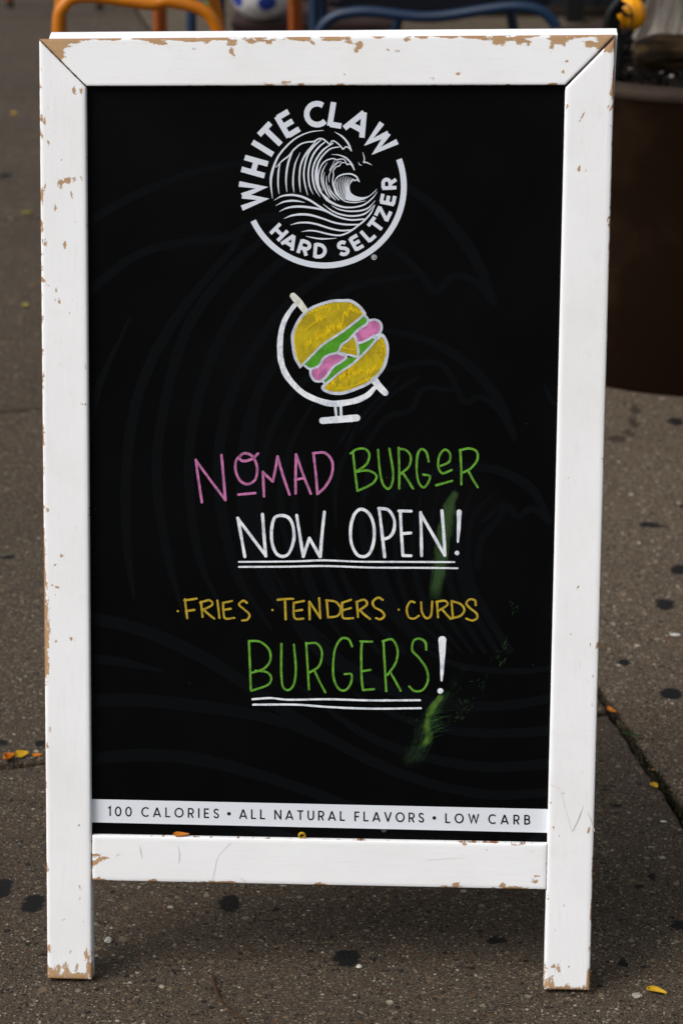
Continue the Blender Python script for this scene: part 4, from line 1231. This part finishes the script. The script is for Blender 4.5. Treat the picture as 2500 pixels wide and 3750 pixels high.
# trunk
ty = 2.70
tc_ = at_y(2520, 128, ty)
t = NT('grey_bark')
o = t.tc.outputs['Object']
nb = t.noise(t.scale(o, (10, 10, 2.2)), 1.0, 7, .68, 1.2)
nf = t.noise(t.scale(o, (40, 40, 9)), 1.0, 5, .7, .6)
c = t.mix(t.step(nb, .36, .66), srgb(62, 56, 50), srgb(128, 122, 114))
c = t.mix(t.step(nf, .55, .75, 0, .6), c, srgb(48, 42, 37))
lich = t.step(t.noise(o, 14, 5, .7), .60, .72, 0, .5)
c = t.mix(lich, c, srgb(140, 136, 124))
t.bump(t.math('ADD', nb, t.math('MULTIPLY', nf, .5)), .9, .012)
bark = t.out(c, .9, .1)
tree = empty('tree', (tc_.x, ty + .02, GZ + PH - .03))
tag(tree, 'grey barked tree trunk flaring out of the planter', 'tree')
bm = bmesh.new()
seg = 72
rings = []
for z in [x * .02 for x in range(0, 24)] + [.5, .6, .75, .95, 1.2, 1.6, 2.1, 2.8]:
    fl = .078 + .058 * math.exp(-z / .10)
    ring = []
    for k in range(seg):
        a = 2 * math.pi * k / seg
        lob = 1 + .22 * math.exp(-z / .14) * max(0, math.cos(a * 5 + .7)) + .10 * math.cos(a * 3 + z * 2) + .05 * noise.noise(Vector((math.cos(a) * 3, math.sin(a) * 3, z * 4)))
        lob += .05 * noise.noise(Vector((math.cos(a) * 12, math.sin(a) * 12, z * 3)))
        ring.append(bm.verts.new((fl * lob * math.cos(a) + .05 * z * z * .2, fl * lob * math.sin(a), z - .02)))
    rings.append(ring)
for a, b in zip(rings, rings[1:]):
    for k in range(seg): bm.faces.new((a[k], a[(k + 1) % seg], b[(k + 1) % seg], b[k]))
build('trunk', bm, bark, tree, True)
# crown well above the picture
bm = bmesh.new()
rg = random.Random(8)
for k in range(2600):
    d = Vector((rg.gauss(0, 1), rg.gauss(0, 1), rg.gauss(0, 1))).normalized() * rg.random() ** .4
    p = Vector((d.x * .9, d.y * .9 + .3, 4.0 + d.z * .8))
    e = Euler((rg.uniform(0, 6), rg.uniform(0, 6), rg.uniform(0, 6))).to_matrix()
    s = rg.uniform(.04, .07)
    bm.faces.new([bm.verts.new(p + e @ Vector(q) * s) for q in ((-1, 0, 0), (0, .45, .1), (1, 0, 0), (0, -.45, .1))])
build('crown', bm, mat_plain('tree_leaf', (0.05, 0.075, 0.02), .6, .2), tree)

# slab of rough bark wood lying at the foot of the trunk
ly = 2.50
pl_, pr_ = at_y(2322, 180, ly), at_y(2640, 172, ly)
bm = bmesh.new()
L_ = (pr_.x - pl_.x)
rings = []
for i in range(40):
    s = i / 39
    x = -L_ / 2 + L_ * s
    rr = .034 * (1 - .35 * abs(2 * s - 1) ** 3)
    ring = []
    for k in range(36):
        a = 2 * math.pi * k / 36
        q = rr * (1 + .35 * noise.noise(Vector((x * 7, math.cos(a) * 2.2, math.sin(a) * 2.2))) + .18 * noise.noise(Vector((x * 12, math.cos(a) * 9, math.sin(a) * 9))))
        ring.append(bm.verts.new((x, q * 1.5 * math.cos(a), q * math.sin(a) + .008 * math.sin(x * 9))))
    rings.append(ring)
for a, b in zip(rings, rings[1:]):
    for k in range(36): bm.faces.new((a[k], a[(k + 1) % 36], b[(k + 1) % 36], b[k]))
bm.faces.new(rings[0]); bm.faces.new(rings[-1])
t = NT('mossy_dead_wood')
o = t.tc.outputs['Object']
nb = t.noise(t.scale(o, (5, 30, 45)), 1.0, 6, .7, .8)
c = t.mix(t.step(nb, .38, .64), (0.006, 0.004, 0.0025), srgb(66, 50, 28))
c = t.mix(t.step(t.noise(o, 24, 4), .58, .7, 0, .6), c, srgb(70, 64, 26))
t.bump(nb, .9, .008)
lg = build('dead_log', bm, t.out(c, .9, .1), smooth=True, loc=((pl_.x + pr_.x) / 2, ly, GZ + PH + .010))
tag(lg, 'brown rough dead log lying on the planter soil in front of the trunk', 'log')

# lantern: orange globe on a black stake
gy = 2.40
gc = at_y(2307, 50, gy)
gr = 57 / FOC * (gc - CAM).length
IRON = mat_plain('black_painted_iron', (0.0035, 0.0035, 0.0035), .55, .2)
lan = empty('garden_lantern', (gc.x, gy, GZ + PH - .03))
tag(lan, 'small orange globe lantern in black leaf bracket on a stake in the planter', 'lantern')
gz = gc.z - (GZ + PH - .03)
t = NT('orange_globe')
o = t.tc.outputs['Object']
c = t.mix(t.step(t.noise(o, 40, 5, .6), .35, .7), srgb(232, 156, 2), srgb(214, 134, 2))
glob_m = t.out(c, .42, .35)
bm = bmesh.new()
seg = 48
rings = []
for i in range(25):
    th = math.pi * i / 24
    ring = []
    for k in range(seg):
        a = 2 * math.pi * k / seg
        q = gr * (1 - .05 * abs(math.sin(a * 4)) ** 6 * math.sin(th))
        ring.append(bm.verts.new((q * math.sin(th) * math.cos(a), q * math.sin(th) * math.sin(a), q * math.cos(th) * 1.05)))
    rings.append(ring)
for a, b in zip(rings, rings[1:]):
    for k in range(seg):
        try: bm.faces.new((a[k], a[(k + 1) % seg], b[(k + 1) % seg], b[k]))
        except ValueError: pass
bmesh.ops.remove_doubles(bm, verts=bm.verts, dist=1e-5)
gl_ = build('globe', bm, glob_m, lan, True, loc=(0, 0, gz))
px1 = (gc - CAM).length / FOC             # one photo pixel at the lantern, metres
bm = bmesh.new()
tube(bm, spline([(-.030 * 1, -.035, -.02), (-.024, -.035, gz * .5), (-.028, -.036, gz - 75 * px1), (-.044, -.040, gz - 30 * px1), (-.040, -.042, gz + 20 * px1), (-.022, -.040, gz + 62 * px1)], 6), [.0125 - .004 * i / 30 for i in range(31)], 10)
build('stake', bm, IRON, lan, True)
bm = bmesh.new()
def ragged(cx, cz, pts, yy):
    f = [bm.verts.new((cx + x * px1, yy, cz + z * px1)) for x, z in pts]
    g = [bm.verts.new((cx + x * px1, yy + .003, cz + z * px1)) for x, z in pts]
    bm.faces.new(f)
    bm.faces.new(g[::-1])
    for i in range(len(f)): bm.faces.new((f[i], f[(i + 1) % len(f)], g[(i + 1) % len(f)], g[i]))
ragged(0, gz, [(-48, 52), (-30, 50), (-22, 40), (-34, 36), (-30, 22), (-18, 12), (-8, 8), (2, 14), (8, 4), (-10, 0), (-26, 2), (-40, 14), (-52, 8), (-44, -8), (-36, -22), (-42, -40), (-28, -58), (-16, -36), (-4, -46), (2, -70), (-14, -90), (-52, -88), (-66, -60), (-62, -10), (-64, 30)], -.040)
build('leaf_bracket', bm, IRON, lan)
bm = bmesh.new()
tube(bm, [(-42 * px1 + 44 * px1 * math.cos(a), -.042, gz - 4 * px1 + 58 * px1 * math.sin(a)) for a in [2 * math.pi * k / 40 for k in range(41)]], .0017, 8)
build('ring', bm, IRON, lan, True)

# ------------------------------------------------------------------ small things on the ground
def leaf(name, label, p, ln, wd, ang, m, curl=.25, tip=.6, lift=.002, bend=0.0, tilt=(0, 0), n=14, cat='leaf', group='fallen leaves'):
    bm = bmesh.new()
    rows = []
    for i in range(n + 1):
        s = i / n
        x = (s - .5) * ln
        w = wd * .5 * (math.sin(math.pi * s ** tip) ** .8 if 0 < s < 1 else 0.02)
        row = []
        for j in range(-3, 4):
            q = j / 3
            z = curl * wd * (q * q) * .6 + .10 * curl * ln * (2 * s - 1) ** 2 + .0006 * noise.noise(Vector((x * 300, q * 3, ang)))
            row.append(bm.verts.new((x, w * q + bend * ln * ((2 * s - 1) ** 2 - .3), z + .0004)))
        rows.append(row)
    for a, b in zip(rows, rows[1:]):
        for j in range(6): bm.faces.new((a[j], a[j + 1], b[j + 1], b[j]))
    bmesh.ops.remove_doubles(bm, verts=bm.verts, dist=1e-5)
    top = bm.faces[:]
    bmesh.ops.solidify(bm, geom=top, thickness=.0004)
    o = build(name, bm, m, smooth=True, loc=(p[0], p[1], p[2] + lift))
    o.rotation_euler = (tilt[0], tilt[1], ang)
    return tag(o, label, cat, group)


def leaf_mat(name, c1, c2, c3):
    t = NT(name)
    o = t.tc.outputs['Object']
    c = t.mix(t.step(t.noise(o, 60, 5, .6), .4, .68), c1, c2)
    c = t.mix(t.step(t.noise(o, 190, 4, .7), .60, .70, 0, .8), c, c3)
    t.bump(t.noise(t.scale(o, (40, 500, 40)), 1, 3), .3, .001)
    return t.out(c, .5, .25)


LY = leaf_mat('yellow_leaf', srgb(186, 144, 20), srgb(160, 126, 24), srgb(120, 90, 20))
LYG = leaf_mat('yellow_green_leaf', srgb(150, 138, 50), srgb(126, 122, 44), srgb(100, 96, 40))
LO = leaf_mat('orange_leaf', srgb(180, 106, 22), srgb(150, 84, 22), srgb(110, 60, 18))
LT = leaf_mat('tan_leaf', srgb(150, 106, 58), srgb(128, 86, 42), srgb(96, 60, 30))
LG_ = leaf_mat('green_leaf', srgb(34, 50, 14), srgb(24, 36, 10), srgb(70, 60, 24))


def gl(px, py, z=GZ): return on_ground(px, py, z)
def m_at(px, py): return (on_ground(px, py) - CAM).length / FOC


def gleaf(label, px, py, lpx, wpx, ang, m, **k):
    s = m_at(px, py)
    return leaf('fallen_leaf', label, gl(px, py), lpx * s * .86, wpx * s * .82, ang, m, **k)


gleaf('small yellow green leaf lying on the pavement halfway up the left edge', 95, 1125, 27, 46, .2, LYG, tip=.8)
gleaf('dull yellow leaf lying along the upper pavement joint on the left', 100, 783, 46, 26, .3, LYG)
gleaf('tiny yellow leaf high on the left pavement near the orange stool', 53, 420, 20, 36, .9, LY)
gleaf('yellow pointed leaf wedged in the joint left of the sign', 82, 2770, 62, 44, .42, LY, curl=.35, lift=.002, tilt=(.35, 0))
gleaf('curled orange brown leaf in the joint at the left edge', 34, 2782, 52, 40, .55, LO, curl=.9, lift=.001, tilt=(.3, 0))
gleaf('thin orange leaf in the joint touching the left leg of the sign', 138, 2767, 44, 22, .25, LO, curl=.3, lift=.0, tilt=(.3, 0))
gleaf('narrow orange leaf lying in the mossy joint right of the sign', 2236, 2599, 66, 28, -1.05, LO, curl=.4, lift=-.002, bend=.12, tip=.9)
gleaf('small tan leaf in the mossy joint below the seedling', 2391, 2821, 20, 16, .5, LT, lift=.0)
gleaf('bright yellow teardrop leaf beside the mossy joint', 2394, 2884, 52, 36, -1.15, LY, tip=.75)
gleaf('curved amber leaf on the pavement at the lower right corner', 2404, 3640, 88, 40, -.42, LO if False else LY, bend=-.14, curl=.5)
gleaf('small brown leaf far up the left pavement', 125, 1050, 14, 20, .4, LT)
# on the ledge of the bottom rail
ledge = OB(663, 3062)
pz = board_pt(ledge[0], ledge[1] - .0005, -.004)
leaf('fallen_leaf', 'orange leaf lying on the ledge of the bottom rail of the sign', pz, .019, .0075, .05, LO, curl=.35, lift=.0004, tilt=(.25, 0))
pz = OB(1105, 3066)
bm = bmesh.new()
cp = board_pt(pz[0], pz[1] + .001, -.0035)
tube(bm, [(.0032 * math.cos(a), -.001 * math.sin(a), .0036 * math.sin(a)) for a in [2 * math.pi * k / 20 for k in range(21)]], .0014, 8)
tag(build('curled_petal', bm, LY, smooth=True, loc=cp), 'tiny yellow curled ring lying on the bottom rail ledge near its middle', 'petal')

# twig
bm = bmesh.new()
tw = [gl(776, 3575), gl(800, 3655), gl(835, 3700), gl(880, 3735), gl(915, 3775)]
c0 = tw[0].copy()
tube(bm, spline([p - c0 + Vector((0, 0, .0035)) for p in tw], 6), .0011, 8)
tag(build('twig', bm, mat_plain('twig_bark', srgb(60, 40, 24), .8, .1), loc=c0), 'thin brown twig on the pavement below the left side of the sign', 'twig')

# pale pebbles and scraps
def pebble(name, label, px, py, a, b, m, cat, flat=.6, seed=0):
    s = m_at(px, py)
    bm = bmesh.new()
    bmesh.ops.create_icosphere(bm, subdivisions=3, radius=1)
    for v in bm.verts:
        k = 1 + .35 * noise.noise(v.co * 1.6 + Vector((seed, 0, 0)))
        v.co = Vector((v.co.x * a * s / 2 * k, v.co.y * b * s / 2 * k, max(-.2, v.co.z) * b * s / 2 * flat * k))
    o = build(name, bm, m, smooth=True, loc=gl(px, py) + Vector((0, 0, .0012)))
    return tag(o, label, cat)
WPB = mat_plain('pale_quartz', (0.50, 0.47, 0.41), .6, .2, .2, 300)
PAP = mat_plain('white_paper', (0.55, 0.53, 0.50), .8, .1, .1, 200)
pebble('pebble', 'white pebble beside the black spot below the middle of the sign', 1315, 3543, 20, 22, WPB, 'pebble', seed=2)
pebble('pebble', 'pale grey pebble just right of the left leg of the sign', 399, 3446, 28, 34, mat_plain('grey_quartz', (0.30, 0.28, 0.25), .6, .2, .2, 200), 'pebble', seed=5)
pebble('paper_scrap', 'white scrap lying on the pavement at the lower right edge', 2427, 3011, 26, 12, PAP, 'scrap', .25, 3)
pebble('paper_scrap', 'white scrap on the grey slab near the right edge', 2470, 2327, 36, 22, PAP, 'scrap', .2, 4)
pebble('pebble', 'long cream pebble at the foot of the right leg of the sign', 2332, 3648, 40, 36, mat_plain('cream_stone', (0.27, 0.25, 0.21), .7, .2, .2, 200), 'pebble', .3, 6)

# seedling and moss in the long joint
sp = gl(2306, 2700)
sd_ = empty('seedling', sp)
tag(sd_, 'little green seedling with round leaves growing in the right joint', 'plant')
for k, (ang, ln) in enumerate(((2.9, .013), (-.5, .015), (1.3, .009), (-1.4, .008))):
    bm = bmesh.new()
    rows = []
    for i in range(9):
        s = i / 8
        w = .0042 * math.sin(math.pi * min(1, s * .93 + .06)) ** .7
        rows.append([bm.verts.new((s * ln, w * q, .003 + .006 * s - .004 * s * s + .001 * q * q)) for q in (-1, -.4, .4, 1)])
    for a, b in zip(rows, rows[1:]):
        for j in range(3): bm.faces.new((a[j], a[j + 1], b[j + 1], b[j]))
    o = build('leaf', bm, LG_, sd_, True)
    o.rotation_euler = (0, 0, ang)
bm = bmesh.new()
rg = random.Random(21)
for k in range(3600):
    b = rg.uniform(-.95, .10)
    dens = noise.noise(Vector((b * 6, 2, 1))) + (.35 if b < -.08 else -.15)
    if rg.random() > .5 + dens: continue
    a = .004 + abs(rg.gauss(0, .0042)) * (1 if b < 0 else .6)
    p = O0 + E1 * (a - .004) + E2 * b
    z = GZ - .012 + max(0, .013 - abs(a - .004) * .2) * rg.random()
    h = rg.uniform(.0010, .0026)
    an = rg.uniform(0, 6.28)
    dx, dy = math.cos(an) * h * .5, math.sin(an) * h * .5
    bm.faces.new([bm.verts.new(q) for q in ((p.x - dx, p.y - dy, z), (p.x + dx, p.y + dy, z), (p.x + rg.uniform(-1, 1) * h, p.y + rg.uniform(-1, 1) * h, z + h * 1.3))])
tag(build('moss', bm, mat_plain('joint_moss', (0.016, 0.022, 0.006), .9, .1, .5, 90)), 'dark green moss filling the pavement joint right of the sign', 'moss', kind='stuff')
